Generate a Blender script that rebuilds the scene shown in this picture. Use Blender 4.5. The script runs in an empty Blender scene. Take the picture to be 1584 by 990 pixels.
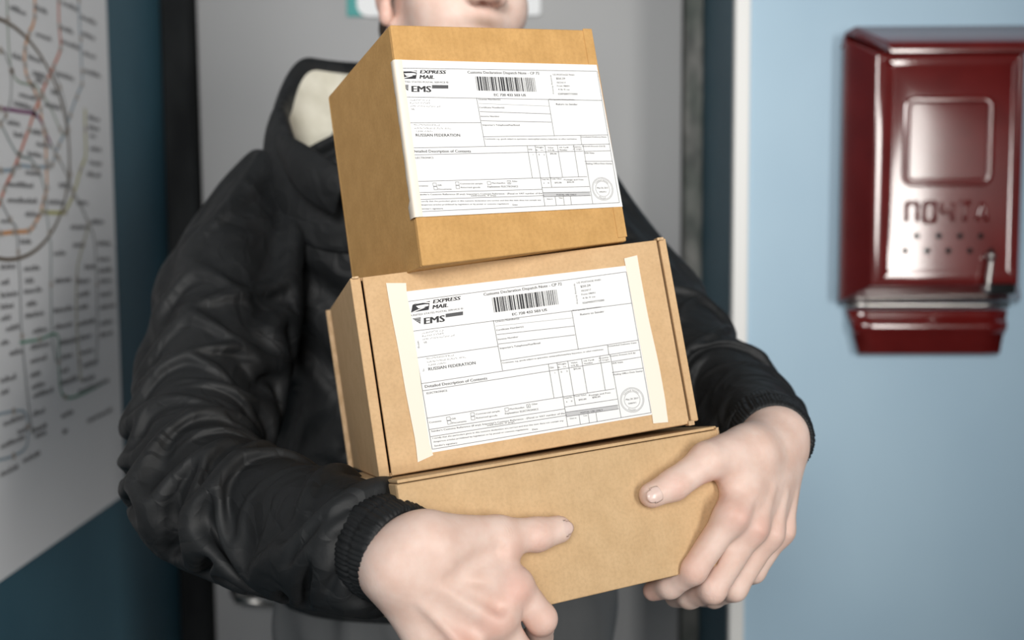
import bpy, bmesh, math, random
import numpy as np
from mathutils import Vector, Matrix

random.seed(7)
SC = bpy.context.scene
COL = SC.collection

# ------------------------------------------------------------------ camera
F = 1700.0                       # focal length in pixels of the 1584 x 990 frame
CAM = np.array([0.0, 0.0, 1.42])
cam_d = bpy.data.cameras.new('camera')
cam_d.sensor_width = 36.0
cam_d.lens = F / 1584 * 36.0
cam_d.clip_start = 0.02
cam_d.dof.use_dof = True
cam_d.dof.focus_distance = 0.82
cam_d.dof.aperture_fstop = 4.0
cam = bpy.data.objects.new('camera', cam_d)
COL.objects.link(cam)
MR = Matrix.Rotation(math.radians(85.0), 3, 'X') @ Matrix.Rotation(math.radians(-0.4), 3, 'Z')
cam.matrix_world = Matrix.Translation(CAM.tolist()) @ MR.to_4x4()
SC.camera = cam
RM = np.array(MR)

# ------------------------------------------------------------------ light
SC.view_settings.view_transform = 'Standard'
SC.view_settings.look = 'None'
SC.view_settings.gamma = 1.0
SC.view_settings.use_curve_mapping = False
SC.view_settings.exposure = 0.0
world = bpy.data.worlds.new('world')
SC.world = world
world.use_nodes = True
bg = world.node_tree.nodes['Background']
bg.inputs[0].default_value = (0.86, 0.93, 1.0, 1)
bg.inputs[1].default_value = 0.19


def area(name, loc, target, sx, sy, power, col=(1, 1, 1), spread=180):
    l = bpy.data.lights.new(name, 'AREA')
    l.shape = 'RECTANGLE'
    l.size, l.size_y, l.energy, l.color = sx, sy, power, col
    l.spread = math.radians(spread)
    o = bpy.data.objects.new(name, l)
    COL.objects.link(o)
    o.location = loc
    o.rotation_euler = (Vector(target) - Vector(loc)).to_track_quat('-Z', 'Y').to_euler()
    return o


area('window_light', (-0.22, -1.55, 2.35), (-0.05, 1.2, 1.84), 0.95, 0.95, 7.9, (1.0, 0.98, 0.95), 56)
area('side_window_light', (1.70, -1.75, 1.66), (-0.6, 1.5, 1.25), 0.42, 1.75, 8.6, (1.0, 0.97, 0.92), 64)

# ------------------------------------------------------------------ helpers


def ray(px, py):
    return RM @ np.array([(px - 792) / F, (495 - py) / F, -1.0])


def P(px, py, d):
    return CAM + ray(px, py) * d


def on_y(px, py, Y):
    r = ray(px, py)
    return CAM + r * (Y - CAM[1]) / r[1]


def on_x(px, py, X):
    r = ray(px, py)
    return CAM + r * (X - CAM[0]) / r[0]


def on_plane(px, py, p0, n):
    r = ray(px, py)
    return CAM + r * ((p0 - CAM) @ n) / (r @ n)


def nrm(v):
    v = np.asarray(v, float)
    return v / (np.linalg.norm(v) + 1e-12)


def mesh_obj(name, verts, faces, mat=None, parent=None, smooth=False, mats=None, fmat=None):
    me = bpy.data.meshes.new(name)
    v = np.asarray(verts, float).reshape(-1, 3)
    if parent is not None:
        b = parent
        while b is not None:
            v = v - np.array(b.location)
            b = b.parent
    me.from_pydata(v.tolist(), [], [list(map(int, f)) for f in faces])
    for m in (mats or ([mat] if mat else [])):
        me.materials.append(m)
    if fmat is not None:
        me.polygons.foreach_set('material_index', np.asarray(fmat, np.int32))
    if smooth:
        me.polygons.foreach_set('use_smooth', np.ones(len(me.polygons), bool))
    me.update()
    o = bpy.data.objects.new(name, me)
    COL.objects.link(o)
    if parent is not None:
        o.parent = parent
    return o


def thing(name, label, cat, loc):
    o = bpy.data.objects.new(name, None)
    o.empty_display_size = 0.05
    COL.objects.link(o)
    o.location = tuple(float(x) for x in loc)
    o['label'] = label
    o['category'] = cat
    return o


def struct(o, label=None):
    o['kind'] = 'structure'
    if label:
        o['label'] = label
    return o


def box_vf(x0, x1, y0, y1, z0, z1):
    v = [(x, y, z) for x in (x0, x1) for y in (y0, y1) for z in (z0, z1)]
    f = [(0, 1, 3, 2), (4, 6, 7, 5), (0, 4, 5, 1), (2, 3, 7, 6), (0, 2, 6, 4), (1, 5, 7, 3)]
    return np.array(v), f


def box_obj(name, x0, x1, y0, y1, z0, z1, mat, parent=None, bevel=0.0, seg=2):
    v, f = box_vf(x0, x1, y0, y1, z0, z1)
    o = mesh_obj(name, v, f, mat, parent)
    if bevel:
        add_bevel(o, bevel, seg)
    return o


def add_bevel(o, w, seg=2, smooth=True):
    m = o.modifiers.new('bevel', 'BEVEL')
    m.width, m.segments, m.limit_method = w, seg, 'ANGLE'
    m.angle_limit = math.radians(35)
    if smooth:
        m.harden_normals = True
        o.data.polygons.foreach_set('use_smooth', np.ones(len(o.data.polygons), bool))


class MB:
    def __init__(s):
        s.v, s.f, s.m = [], [], []

    def add(s, v, f, mi=0):
        n = len(s.v)
        s.v += [tuple(x) for x in np.asarray(v, float).reshape(-1, 3)]
        s.f += [tuple(int(i) + n for i in q) for q in f]
        s.m += [mi] * len(f)

    def build(s, name, mat, parent=None, smooth=False, mats=None):
        return mesh_obj(name, s.v, s.f, mat, parent, smooth, mats, s.m if mats else None)


def tube_vf(pts, rad, n=10, cap=True):
    pts = np.asarray(pts, float)
    k = len(pts)
    rad = np.broadcast_to(np.asarray(rad, float), (k,))
    T = np.gradient(pts, axis=0)
    T /= np.linalg.norm(T, axis=1)[:, None] + 1e-12
    u = nrm(np.cross(T[0], [0.3, 0.2, 1.0]))
    V, Fc = [], []
    for i in range(k):
        u = nrm(u - T[i] * (u @ T[i]))
        w = np.cross(T[i], u)
        for j in range(n):
            a = 2 * math.pi * j / n
            V.append(pts[i] + rad[i] * (math.cos(a) * u + math.sin(a) * w))
    for i in range(k - 1):
        for j in range(n):
            Fc.append((i * n + j, i * n + (j + 1) % n, (i + 1) * n + (j + 1) % n, (i + 1) * n + j))
    if cap:
        Fc.append(tuple(range(n))[::-1])
        Fc.append(tuple((k - 1) * n + j for j in range(n)))
    return np.array(V), Fc


# ------------------------------------------------------------------ materials
def new_mat(name, col, rough=0.6, metal=0.0, spec=0.5, coat=0.0, sss=0.0):
    m = bpy.data.materials.new(name)
    m.use_nodes = True
    b = m.node_tree.nodes['Principled BSDF']
    b.inputs['Base Color'].default_value = (*col, 1)
    b.inputs['Roughness'].default_value = rough
    b.inputs['Metallic'].default_value = metal
    b.inputs['Specular IOR Level'].default_value = spec
    b.inputs['Coat Weight'].default_value = coat
    if sss:
        b.inputs['Subsurface Weight'].default_value = sss
        b.inputs['Subsurface Radius'].default_value = (0.010, 0.0045, 0.003)
        b.inputs['Subsurface Scale'].default_value = 0.6
    return m


def noise_mat(name, c0, c1, scale=(8, 8, 8), rough=0.6, detail=4, bump=0.0, bscale=None, lo=0.35, hi=0.65,
              spec=0.4, coords='Object', c2=None, s2=None, f2=0.5):
    m = new_mat(name, c0, rough, spec=spec)
    nt = m.node_tree
    N, L = nt.nodes, nt.links
    b = N['Principled BSDF']
    tc = N.new('ShaderNodeTexCoord')
    mp = N.new('ShaderNodeMapping')
    mp.inputs['Scale'].default_value = scale
    nz = N.new('ShaderNodeTexNoise')
    nz.inputs['Scale'].default_value = 1.0
    nz.inputs['Detail'].default_value = detail
    cr = N.new('ShaderNodeValToRGB')
    cr.color_ramp.elements[0].position, cr.color_ramp.elements[0].color = lo, (*c0, 1)
    cr.color_ramp.elements[1].position, cr.color_ramp.elements[1].color = hi, (*c1, 1)
    L.new(tc.outputs[coords], mp.inputs[0])
    L.new(mp.outputs[0], nz.inputs[0])
    L.new(nz.outputs[0], cr.inputs[0])
    out = cr.outputs[0]
    if c2 is not None:
        mp2 = N.new('ShaderNodeMapping')
        mp2.inputs['Scale'].default_value = s2
        n2 = N.new('ShaderNodeTexNoise')
        n2.inputs['Scale'].default_value = 1.0
        n2.inputs['Detail'].default_value = 6
        r2 = N.new('ShaderNodeValToRGB')
        r2.color_ramp.elements[0].position = 0.42
        r2.color_ramp.elements[1].position = 0.72
        r2.color_ramp.elements[1].color = (f2, f2, f2, 1)
        mx = N.new('ShaderNodeMix')
        mx.data_type = 'RGBA'
        L.new(tc.outputs[coords], mp2.inputs[0])
        L.new(mp2.outputs[0], n2.inputs[0])
        L.new(n2.outputs[0], r2.inputs[0])
        L.new(r2.outputs[0], mx.inputs[0])
        L.new(out, mx.inputs[6])
        mx.inputs[7].default_value = (*c2, 1)
        out = mx.outputs[2]
    L.new(out, b.inputs['Base Color'])
    if bump:
        nb = N.new('ShaderNodeTexNoise')
        nb.inputs['Scale'].default_value = 1.0
        nb.inputs['Detail'].default_value = 5
        mpb = N.new('ShaderNodeMapping')
        mpb.inputs['Scale'].default_value = bscale or scale
        bp = N.new('ShaderNodeBump')
        bp.inputs['Strength'].default_value = bump
        bp.inputs['Distance'].default_value = 0.002
        L.new(tc.outputs[coords], mpb.inputs[0])
        L.new(mpb.outputs[0], nb.inputs[0])
        L.new(nb.outputs[0], bp.inputs['Height'])
        L.new(bp.outputs[0], b.inputs['Normal'])
    return m


def card_mat(name, c0, c1, flute, zdir, rough=0.75):
    """kraft board: fibre speckle and faint corrugation lines running along the flutes"""
    m = noise_mat(name, c0, c1, (60, 60, 60), rough, 6, 0.10, (900, 900, 900), 0.3, 0.7, 0.25,
                  c2=tuple(x * 0.72 for x in c0), s2=(420, 420, 420), f2=0.30)
    nt = m.node_tree
    N, L = nt.nodes, nt.links
    b = N['Principled BSDF']
    tc = N.new('ShaderNodeTexCoord')
    dt = N.new('ShaderNodeVectorMath')
    dt.operation = 'DOT_PRODUCT'
    dt.inputs[1].default_value = tuple(float(x) for x in flute)
    sn = N.new('ShaderNodeMath')
    sn.operation = 'SINE'
    ml = N.new('ShaderNodeMath')
    ml.operation = 'MULTIPLY'
    ml.inputs[1].default_value = 2 * math.pi / 0.0062
    L.new(tc.outputs['Object'], dt.inputs[0])
    L.new(dt.outputs['Value'], ml.inputs[0])
    L.new(ml.outputs[0], sn.inputs[0])
    bp = N.new('ShaderNodeBump')
    bp.inputs['Strength'].default_value = 0.10
    bp.inputs['Distance'].default_value = 0.0006
    L.new(sn.outputs[0], bp.inputs['Height'])
    old = b.inputs['Normal'].links[0].from_socket
    L.new(old, bp.inputs['Normal'])
    L.new(bp.outputs[0], b.inputs['Normal'])
    return m


M = {}
M['wall_light'] = noise_mat('light_blue_paint', (0.455, 0.640, 0.790), (0.500, 0.690, 0.835), (3, 3, 2.2), 0.55, 3, 0.05, (60, 60, 60))
M['wall_dark'] = noise_mat('dark_teal_paint', (0.036, 0.105, 0.150), (0.052, 0.138, 0.188), (3, 3, 2), 0.5, 3, 0.05, (60, 60, 60))
M['door'] = noise_mat('grey_door_paint', (0.33, 0.335, 0.345), (0.39, 0.395, 0.40), (2, 2, 1.2), 0.5, 2, 0.03, (40, 40, 40))
M['black_frame'] = noise_mat('black_frame', (0.008, 0.009, 0.010), (0.018, 0.020, 0.021), (20, 20, 6), 0.75, spec=0.15)
M['worn_frame'] = noise_mat('worn_grey_frame', (0.10, 0.105, 0.10), (0.24, 0.24, 0.225), (60, 60, 22), 0.7, 6, 0.3, (90, 90, 50), c2=(0.06, 0.085, 0.07), s2=(30, 30, 9), f2=0.7)
M['white_trim'] = new_mat('white_trim', (0.94, 0.94, 0.92), 0.45)
M['floor'] = noise_mat('grey_floor', (0.20, 0.19, 0.18), (0.27, 0.26, 0.25), (14, 14, 14), 0.6, 5)
M['ceiling'] = new_mat('ceiling_paint', (0.75, 0.75, 0.73), 0.8)
M['paper'] = new_mat('white_paper', (0.80, 0.80, 0.80), 0.55, spec=0.3)
M['ink'] = new_mat('black_ink', (0.035, 0.035, 0.04), 0.6, spec=0.2)
M['ink_grey'] = new_mat('grey_ink', (0.10, 0.10, 0.105), 0.6, spec=0.2)
M['ink_pale'] = new_mat('pale_grey_ink', (0.26, 0.26, 0.27), 0.6, spec=0.2)
M['bar'] = new_mat('light_grey_ink', (0.50, 0.50, 0.51), 0.6, spec=0.2)
M['tape'] = new_mat('cream_tape', (0.79, 0.70, 0.59), 0.45)
M['poster'] = new_mat('poster_paper', (0.88, 0.885, 0.91), 0.5)
M['red'] = noise_mat('dark_red_enamel', (0.135, 0.008, 0.007), (0.165, 0.011, 0.010), (20, 20, 20), 0.28, 3, spec=0.2)
M['red'].node_tree.nodes['Principled BSDF'].inputs['Coat Weight'].default_value = 1.0
M['red'].node_tree.nodes['Principled BSDF'].inputs['Coat IOR'].default_value = 1.85
M['red'].node_tree.nodes['Principled BSDF'].inputs['Coat Roughness'].default_value = 0.10
M['hole'] = new_mat('dark_hole', (0.004, 0.003, 0.003), 0.9)
M['chrome'] = new_mat('worn_chrome', (0.62, 0.60, 0.58), 0.3, 1.0)
M['teal_sign'] = new_mat('teal_sign', (0.02, 0.30, 0.29), 0.5)
M['white_sign'] = new_mat('white_sign', (0.84, 0.86, 0.88), 0.5)
M['lining'] = noise_mat('cream_lining', (0.62, 0.60, 0.50), (0.74, 0.72, 0.62), (30, 30, 30), 0.8, 3, 0.3, (90, 90, 90))
M['nylon'] = noise_mat('black_nylon', (0.0095, 0.0106, 0.0118), (0.014, 0.0155, 0.017), (20, 20, 20), 0.60, 3, 0.08, (420, 420, 420), spec=0.36)
def crumple(m, scale, dist, strength):
    N, L = m.node_tree.nodes, m.node_tree.links
    b = N['Principled BSDF']
    tc = N.new('ShaderNodeTexCoord')
    nz = N.new('ShaderNodeTexNoise')
    nz.inputs['Scale'].default_value = scale * 0.6
    mx = N.new('ShaderNodeMix')
    mx.data_type = 'VECTOR'
    mx.inputs[0].default_value = 0.10
    vo = N.new('ShaderNodeTexVoronoi')
    vo.feature = 'F2'
    vo.inputs['Scale'].default_value = scale
    bp = N.new('ShaderNodeBump')
    bp.inputs['Strength'].default_value = strength
    bp.inputs['Distance'].default_value = dist
    L.new(tc.outputs['Object'], nz.inputs['Vector'])
    L.new(tc.outputs['Object'], mx.inputs[4])
    L.new(nz.outputs['Color'], mx.inputs[5])
    L.new(mx.outputs[1], vo.inputs['Vector'])
    L.new(vo.outputs['Distance'], bp.inputs['Height'])
    L.new(b.inputs['Normal'].links[0].from_socket, bp.inputs['Normal'])
    L.new(bp.outputs[0], b.inputs['Normal'])


crumple(M['nylon'], 26, 0.010, 0.45)
M['trouser'] = noise_mat('grey_trouser_cloth', (0.085, 0.09, 0.095), (0.125, 0.13, 0.135), (14, 14, 5), 0.85, 4, 0.15, (300, 300, 300))
M['shoe'] = new_mat('black_shoe', (0.02, 0.02, 0.02), 0.5)
M['hair'] = noise_mat('dark_brown_hair', (0.03, 0.018, 0.011), (0.06, 0.037, 0.022), (90, 90, 20), 0.6, 4, 0.5, (200, 200, 60))
M['iris'] = new_mat('grey_blue_iris', (0.10, 0.14, 0.17), 0.2)
M['eye'] = new_mat('eye_white', (0.8, 0.78, 0.75), 0.2)
M['nail'] = new_mat('thumbnail', (0.80, 0.585, 0.515), 0.25, sss=0.1)


def skin_mat():
    m = new_mat('skin', (0.70, 0.45, 0.36), 0.48, spec=0.35, sss=0.16)
    nt = m.node_tree
    N, L = nt.nodes, nt.links
    b = N['Principled BSDF']
    at = N.new('ShaderNodeAttribute')
    at.attribute_name = 'red'
    at2 = N.new('ShaderNodeAttribute')
    at2.attribute_name = 'beard'
    tc = N.new('ShaderNodeTexCoord')
    nz = N.new('ShaderNodeTexNoise')
    nz.inputs['Scale'].default_value = 55
    nz.inputs['Detail'].default_value = 5
    cr = N.new('ShaderNodeValToRGB')
    cr.color_ramp.elements[0].position, cr.color_ramp.elements[0].color = 0.36, (0.76, 0.54, 0.455, 1)
    cr.color_ramp.elements[1].position, cr.color_ramp.elements[1].color = 0.66, (0.83, 0.635, 0.555, 1)
    L.new(tc.outputs['Object'], nz.inputs[0])
    L.new(nz.outputs[0], cr.inputs[0])
    mx = N.new('ShaderNodeMix')
    mx.data_type = 'RGBA'
    mx.inputs[7].default_value = (0.66, 0.27, 0.20, 1)
    L.new(at.outputs['Fac'], mx.inputs[0])
    L.new(cr.outputs[0], mx.inputs[6])
    mx2 = N.new('ShaderNodeMix')
    mx2.data_type = 'RGBA'
    mx2.inputs[7].default_value = (0.23, 0.14, 0.09, 1)
    L.new(at2.outputs['Fac'], mx2.inputs[0])
    L.new(mx.outputs[2], mx2.inputs[6])
    L.new(mx2.outputs[2], b.inputs['Base Color'])
    vo = N.new('ShaderNodeTexVoronoi')
    vo.inputs['Scale'].default_value = 620
    nb = N.new('ShaderNodeTexNoise')
    nb.inputs['Scale'].default_value = 170
    nb.inputs['Detail'].default_value = 6
    bp0 = N.new('ShaderNodeBump')
    bp0.inputs['Strength'].default_value = 0.14
    bp0.inputs['Distance'].default_value = 0.0015
    bp = N.new('ShaderNodeBump')
    bp.inputs['Strength'].default_value = 0.05
    bp.inputs['Distance'].default_value = 0.0006
    L.new(tc.outputs['Object'], vo.inputs['Vector'])
    L.new(tc.outputs['Object'], nb.inputs['Vector'])
    L.new(nb.outputs[0], bp0.inputs['Height'])
    L.new(vo.outputs['Distance'], bp.inputs['Height'])
    L.new(bp0.outputs[0], bp.inputs['Normal'])
    L.new(bp.outputs[0], b.inputs['Normal'])
    return m


M['skin'] = skin_mat()

# ------------------------------------------------------------------ the setting
YB = 2.08        # grey door behind the courier
YR = 1.78        # light blue wall that carries the mailbox
XL = float(on_y(266, 341, YB)[0])
XR = float(on_y(1133, 500, YR)[0])
ZT = 2.75
struct(box_obj('floor', -2.2, 3.2, -3.2, YB + 0.2, -0.1, 0.0, M['floor']))
struct(box_obj('unseen_blocker_wall', 2.30, 2.42, -3.2, YR - 0.001, 0, ZT, M['wall_dark']))  # unseen wall, added to darken mailbox reflections and block light from the right
struct(box_obj('ceiling', -2.2, 3.2, -3.2, YB + 0.2, ZT, ZT + 0.1, M['ceiling']))
struct(box_obj('wall_left', XL - 0.12, XL, -0.6, YB + 0.12, 0, ZT, M['wall_dark']))
struct(box_obj('wall_back', XL, XR, YB + 0.03, YB + 0.12, 0, ZT, M['wall_dark']))
tw = 0.0235
struct(box_obj('wall_right', XR + 0.004, 3.0, YR, YR + 0.30, 0, ZT, M['wall_light']))
struct(box_obj('wall_reveal', XR - 0.001, XR + 0.004, YR + 0.012, YB + 0.03, 0, ZT, M['wall_dark']))
struct(box_obj('trim_1', XR - 0.002, XR + tw, YR - 0.008, YR + 0.012, 0, ZT, M['white_trim'], bevel=0.004),
       'white corner strip at the edge of the light blue wall')
xa = float(on_y(305, 341, YB - 0.03)[0])
xb = float(on_y(1057, 341, YB - 0.01)[0])
struct(box_obj('trim_2', XL, xa, YB - 0.035, YB + 0.03, 0, ZT, M['black_frame'], bevel=0.006), 'black door frame post beside the dark blue wall')
struct(box_obj('trim_3', xb, XR - 0.001, YB - 0.02, YB + 0.03, 0, ZT, M['worn_frame'], bevel=0.006), 'worn grey door frame post in the corner')
door = struct(box_obj('door_1', xa + 0.002, xb - 0.002, YB, YB + 0.029, 0.005, ZT - 0.3, M['door'], bevel=0.003), 'plain grey door behind the courier')
struct(box_obj('trim_4', xa, xb, YB - 0.02, YB + 0.03, ZT - 0.29, ZT, M['black_frame'], bevel=0.004), 'black door head above the grey door')
# lock of the door
lp = on_y(378, 912, YB)
v, f = tube_vf([(lp[0], YB + 0.001, lp[2]), (lp[0], YB - 0.008, lp[2]), (lp[0], YB - 0.010, lp[2])], [0.026, 0.026, 0.022], 20)
rose = mesh_obj('lock_plate', v, f, M['black_frame'], door)
v, f = tube_vf([(lp[0], YB - 0.009, lp[2] + 0.002), (lp[0], YB - 0.045, lp[2] + 0.002), (lp[0] - 0.0, YB - 0.055, lp[2]), (lp[0] + 0.03, YB - 0.058, lp[2] - 0.004),
                (lp[0] + 0.075, YB - 0.056, lp[2] - 0.01)], [0.008, 0.008, 0.009, 0.008, 0.006], 12)
mesh_obj('door_handle', v, f, M['chrome'], door, True)

# ------------------------------------------------------------------ sign on the door
a = on_y(537, 26, YB)
b_ = on_y(836, 27, YB)
sg = thing('door_sign', 'teal and white sign plate on the grey door behind the head', 'sign', ((a[0] + b_[0]) / 2, YB - 0.004, a[2]))
box_obj('backing_plate', a[0], b_[0] - 0.010, YB - 0.004, YB, a[2], a[2] + 0.22, M['teal_sign'], sg, 0.001)
w0 = on_y(553, 24, YB)[0]
n = 8
rr = 0.022
x0, x1, z0, z1 = w0, b_[0], a[2] - 0.001, a[2] + 0.215
pts = []
for cx, cz, s0 in ((x1 - rr * .3, z0 + rr * .3, -90), (x1 - rr * .3, z1 - rr * .3, 0), (x0 + rr, z1 - rr, 90), (x0 + rr, z0 + rr, 180)):
    r_ = rr * .3 if s0 in (-90, 0) else rr
    for i in range(n + 1):
        t = math.radians(s0 + 90 * i / n)
        pts.append((cx + r_ * math.cos(t), cz + r_ * math.sin(t)))
k = len(pts)
V = [(x, YB - 0.007, z) for x, z in pts] + [(x, YB - 0.004, z) for x, z in pts]
mesh_obj('white_panel', V, [tuple(range(k))] + [(i, i + k, (i + 1) % k + k, (i + 1) % k) for i in range(k)], M['white_sign'], sg)

# ------------------------------------------------------------------ metro map poster on the left wall
XP = XL + 0.0015


def pw(px, py):
    return on_x(px, py, XP)


pe_t, pe_b = pw(160, 0), pw(197, 745)
ye = (pe_t[1] + pe_b[1]) / 2
zb = pw(0, 900)[2]
y_near, z_top = 0.62, 2.25
po = thing('metro_map', 'white wall map of coloured metro lines hung on the dark blue wall', 'poster', (XL, (y_near + ye) / 2, zb))
nn = 12
V, Fq = [], []
for i in range(nn + 1):
    yy = y_near + (ye - y_near) * i / nn
    for zz in (zb, z_top):
        for xx in (XL + 0.0002, XP):
            V.append((xx, yy, zz))
for i in range(nn):
    q = 4 * i
    Fq += [(q + 1, q + 5, q + 7, q + 3), (q + 3, q + 7, q + 6, q + 2), (q + 1, q, q + 4, q + 5)]
Fq += [(4 * nn, 4 * nn + 2, 4 * nn + 3, 4 * nn + 1), (0, 1, 3, 2)]
mesh_obj('sheet', V, Fq, M['poster'], po)


def ribbon(mb, yz, w, off, closed=False):
    yz = np.asarray(yz, float)
    if closed:
        T = np.roll(yz, -1, 0) - np.roll(yz, 1, 0)
    else:
        T = np.gradient(yz, axis=0)
    T /= np.linalg.norm(T, axis=1)[:, None] + 1e-9
    Nn = np.stack([-T[:, 1], T[:, 0]], 1) * w / 2
    A, B = yz + Nn, yz - Nn
    k = len(yz)
    V = [(XP + off, *p) for p in A] + [(XP + off, *p) for p in B]
    r = range(k if closed else k - 1)
    mb.add(V, [(i, (i + 1) % k, (i + 1) % k + k, i + k) for i in r])


def catmull(pts, per=8):
    pts = np.asarray(pts, float)
    Pp = np.vstack([2 * pts[0] - pts[1], pts, 2 * pts[-1] - pts[-2]])
    out = []
    for i in range(1, len(Pp) - 2):
        p0, p1, p2, p3 = Pp[i - 1:i + 3]
        for t in np.linspace(0, 1, per, endpoint=False):
            out.append(0.5 * ((2 * p1) + (-p0 + p2) * t + (2 * p0 - 5 * p1 + 4 * p2 - p3) * t * t + (-p0 + 3 * p1 - 3 * p2 + p3) * t ** 3))
    out.append(pts[-1])
    return np.array(out)


MAPLINES = [
    ('orange', (0.74, 0.33, 0.10), [(52, -60), (53, 25), (44, 52), (38, 75), (38, 100), (42, 120), (50, 133), (57, 150), (62, 170), (66, 195), (70, 215), (71, 250), (72, 290), (66, 312), (62, 330), (52, 348), (44, 357), (20, 359), (0, 361), (-60, 364)]),
    ('orange_red', (0.66, 0.17, 0.08), [(89, -60), (90, 0), (91, 40), (93, 75), (82, 103), (72, 125), (62, 150), (52, 175), (44, 200), (30, 238), (18, 268), (6, 292), (0, 310), (-40, 400)]),
    ('grey_blue', (0.33, 0.42, 0.50), [(118, -80), (121, 0), (124, 60), (126, 110), (126, 130), (118, 150), (108, 178), (100, 205), (90, 225), (85, 240), (80, 254), (74, 258), (50, 258), (28, 256), (20, 262), (0, 264), (-60, 266)]),
    ('brown', (0.13, 0.09, 0.05), 'ring'),
    ('purple', (0.22, 0.05, 0.17), [(-60, 165), (0, 168), (30, 172), (52, 176), (62, 186), (70, 204), (78, 222)]),
    ('yellow_green', (0.52, 0.50, 0.16), [(131, 168), (131, 200), (132, 240), (124, 262), (118, 285), (112, 303), (104, 320), (100, 328), (85, 329), (68, 328), (63, 325)]),
    ('pale_green', (0.34, 0.42, 0.34), [(9, -60), (11, 30), (14, 85), (18, 110), (28, 126), (48, 131), (54, 132), (66, 148), (80, 172), (92, 200), (98, 210)]),
    ('grey', (0.26, 0.27, 0.26), [(78, 222), (90, 245), (105, 275), (112, 295), (125, 320), (136, 345), (146, 375), (149, 440), (150, 520), (148, 560)]),
    ('grey_two', (0.30, 0.31, 0.31), [(82, 108), (92, 135), (100, 165), (105, 200), (106, 235), (108, 270), (106, 295)]),
    ('slate', (0.27, 0.33, 0.33), [(-30, 150), (0, 192), (15, 220), (28, 240), (46, 246), (58, 262), (66, 285), (70, 305), (72, 330), (75, 360), (78, 385), (78, 440), (80, 520), (86, 560)]),
    ('olive', (0.40, 0.38, 0.22), [(136, 350), (128, 378), (122, 400), (118, 430), (118, 500), (122, 560), (124, 590)]),
    ('slate_two', (0.28, 0.30, 0.31), [(0, 312), (15, 340), (25, 355), (27, 390), (30, 430), (33, 520), (45, 640), (50, 672)]),
    ('grey_three', (0.38, 0.40, 0.40), [(-60, 70), (0, 78), (10, 92), (16, 110), (16, 150), (8, 178), (0, 192)]),
    ('green', (0.10, 0.32, 0.22), [(30, 530), (60, 525), (88, 518), (90, 560), (93, 600), (100, 614), (120, 612), (160, 592)]),
    ('pale_blue', (0.36, 0.45, 0.52), [(-20, 645), (20, 636), (38, 638), (42, 660), (40, 690), (20, 705), (-20, 716)]),
]
for i, (nm, c, ln) in enumerate(MAPLINES):
    mb = MB()
    if ln == 'ring':
        t = pw(0, 30)
        b2 = pw(35, 400)
        r_ = pw(107, 250)
        cyy = pw(8, 200)[1]
        cz = (t[2] + b2[2]) / 2
        rz_, ry_ = (t[2] - b2[2]) / 2, r_[1] - cyy
        yz = [(cyy + ry_ * math.cos(a), cz + rz_ * math.sin(a)) for a in np.linspace(0, 2 * math.pi, 96, endpoint=False)]
        ribbon(mb, yz, 0.0048, 0.0009, True)
    else:
        yz = catmull([pw(*q)[1:] for q in ln], 6)
        ribbon(mb, yz, 0.0052 if i < 6 else 0.0036, 0.0004 + 0.00003 * i)
    mb.build('map_line', new_mat('map_' + nm, c, 0.5), po)
# station dots and the small station names (too blurred to read: broken dark strokes)
rng = random.Random(3)
mb = MB()
for i, (nm, c, ln) in enumerate(MAPLINES):
    if ln == 'ring':
        continue
    for q in ln[1:-1:1 if i < 3 else 2]:
        p = pw(*q)
        cs = [(p[1] + 0.005 * math.cos(a), p[2] + 0.005 * math.sin(a)) for a in np.linspace(0, 2 * math.pi, 8, endpoint=False)]
        mb.add([(XP + 0.0012, *z) for z in cs], [tuple(range(8))])
mb.build('station_dots', new_mat('map_dots', (0.45, 0.40, 0.36), 0.5), po)['kind'] = 'stuff'
NAMES = [(14, 9, 38), (52, 9, 72), (95, 2, 118), (124, 24, 146), (92, 40, 112), (126, 50, 146), (94, 62, 122), (54, 50, 78), (128, 80, 146), (130, 108, 155),
         (18, 84, 32), (42, 86, 64), (50, 112, 68), (54, 122, 66), (86, 112, 112), (28, 144, 54), (20, 158, 50), (68, 160, 92), (78, 140, 92), (10, 187, 30),
         (136, 180, 153), (136, 195, 153), (138, 208, 148), (138, 228, 155), (138, 250, 156), (134, 268, 154), (48, 202, 62), (20, 206, 34), (55, 221, 76), (42, 236, 64),
         (38, 265, 62), (8, 283, 50), (90, 285, 104), (118, 312, 134), (10, 308, 56), (74, 311, 100), (38, 330, 60), (0, 340, 18), (108, 350, 134), (140, 342, 160),
         (30, 373, 46), (112, 378, 126), (150, 376, 170), (82, 391, 100), (36, 415, 60), (0, 412, 24), (130, 412, 146), (152, 400, 168), (152, 418, 170), (84, 434, 110),
         (118, 435, 138), (154, 434, 172), (0, 436, 12), (38, 434, 52), (36, 450, 62), (0, 456, 26), (40, 470, 56), (120, 455, 138), (154, 455, 172), (38, 488, 66), (82, 480, 112),
         (120, 475, 136), (154, 475, 178), (0, 474, 20), (0, 492, 16), (50, 512, 72), (84, 505, 110), (120, 500, 146), (154, 500, 172), (8, 508, 28), (0, 530, 14), (14, 546, 34),
         (46, 537, 76), (92, 530, 118), (122, 522, 140), (154, 518, 172), (46, 558, 70), (94, 552, 110), (124, 545, 142), (46, 580, 62), (94, 573, 106), (128, 565, 150),
         (48, 598, 68), (94, 592, 120), (126, 588, 146), (0, 588, 22), (0, 607, 12), (50, 612, 82), (120, 605, 168), (50, 640, 68), (94, 643, 112), (4, 655, 38), (26, 668, 40), (0, 690, 38),
         (50, 665, 72), (54, 674, 70), (96, 668, 104), (134, 650, 172), (34, 712, 62), (0, 733, 26)]
mb = MB()
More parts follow.
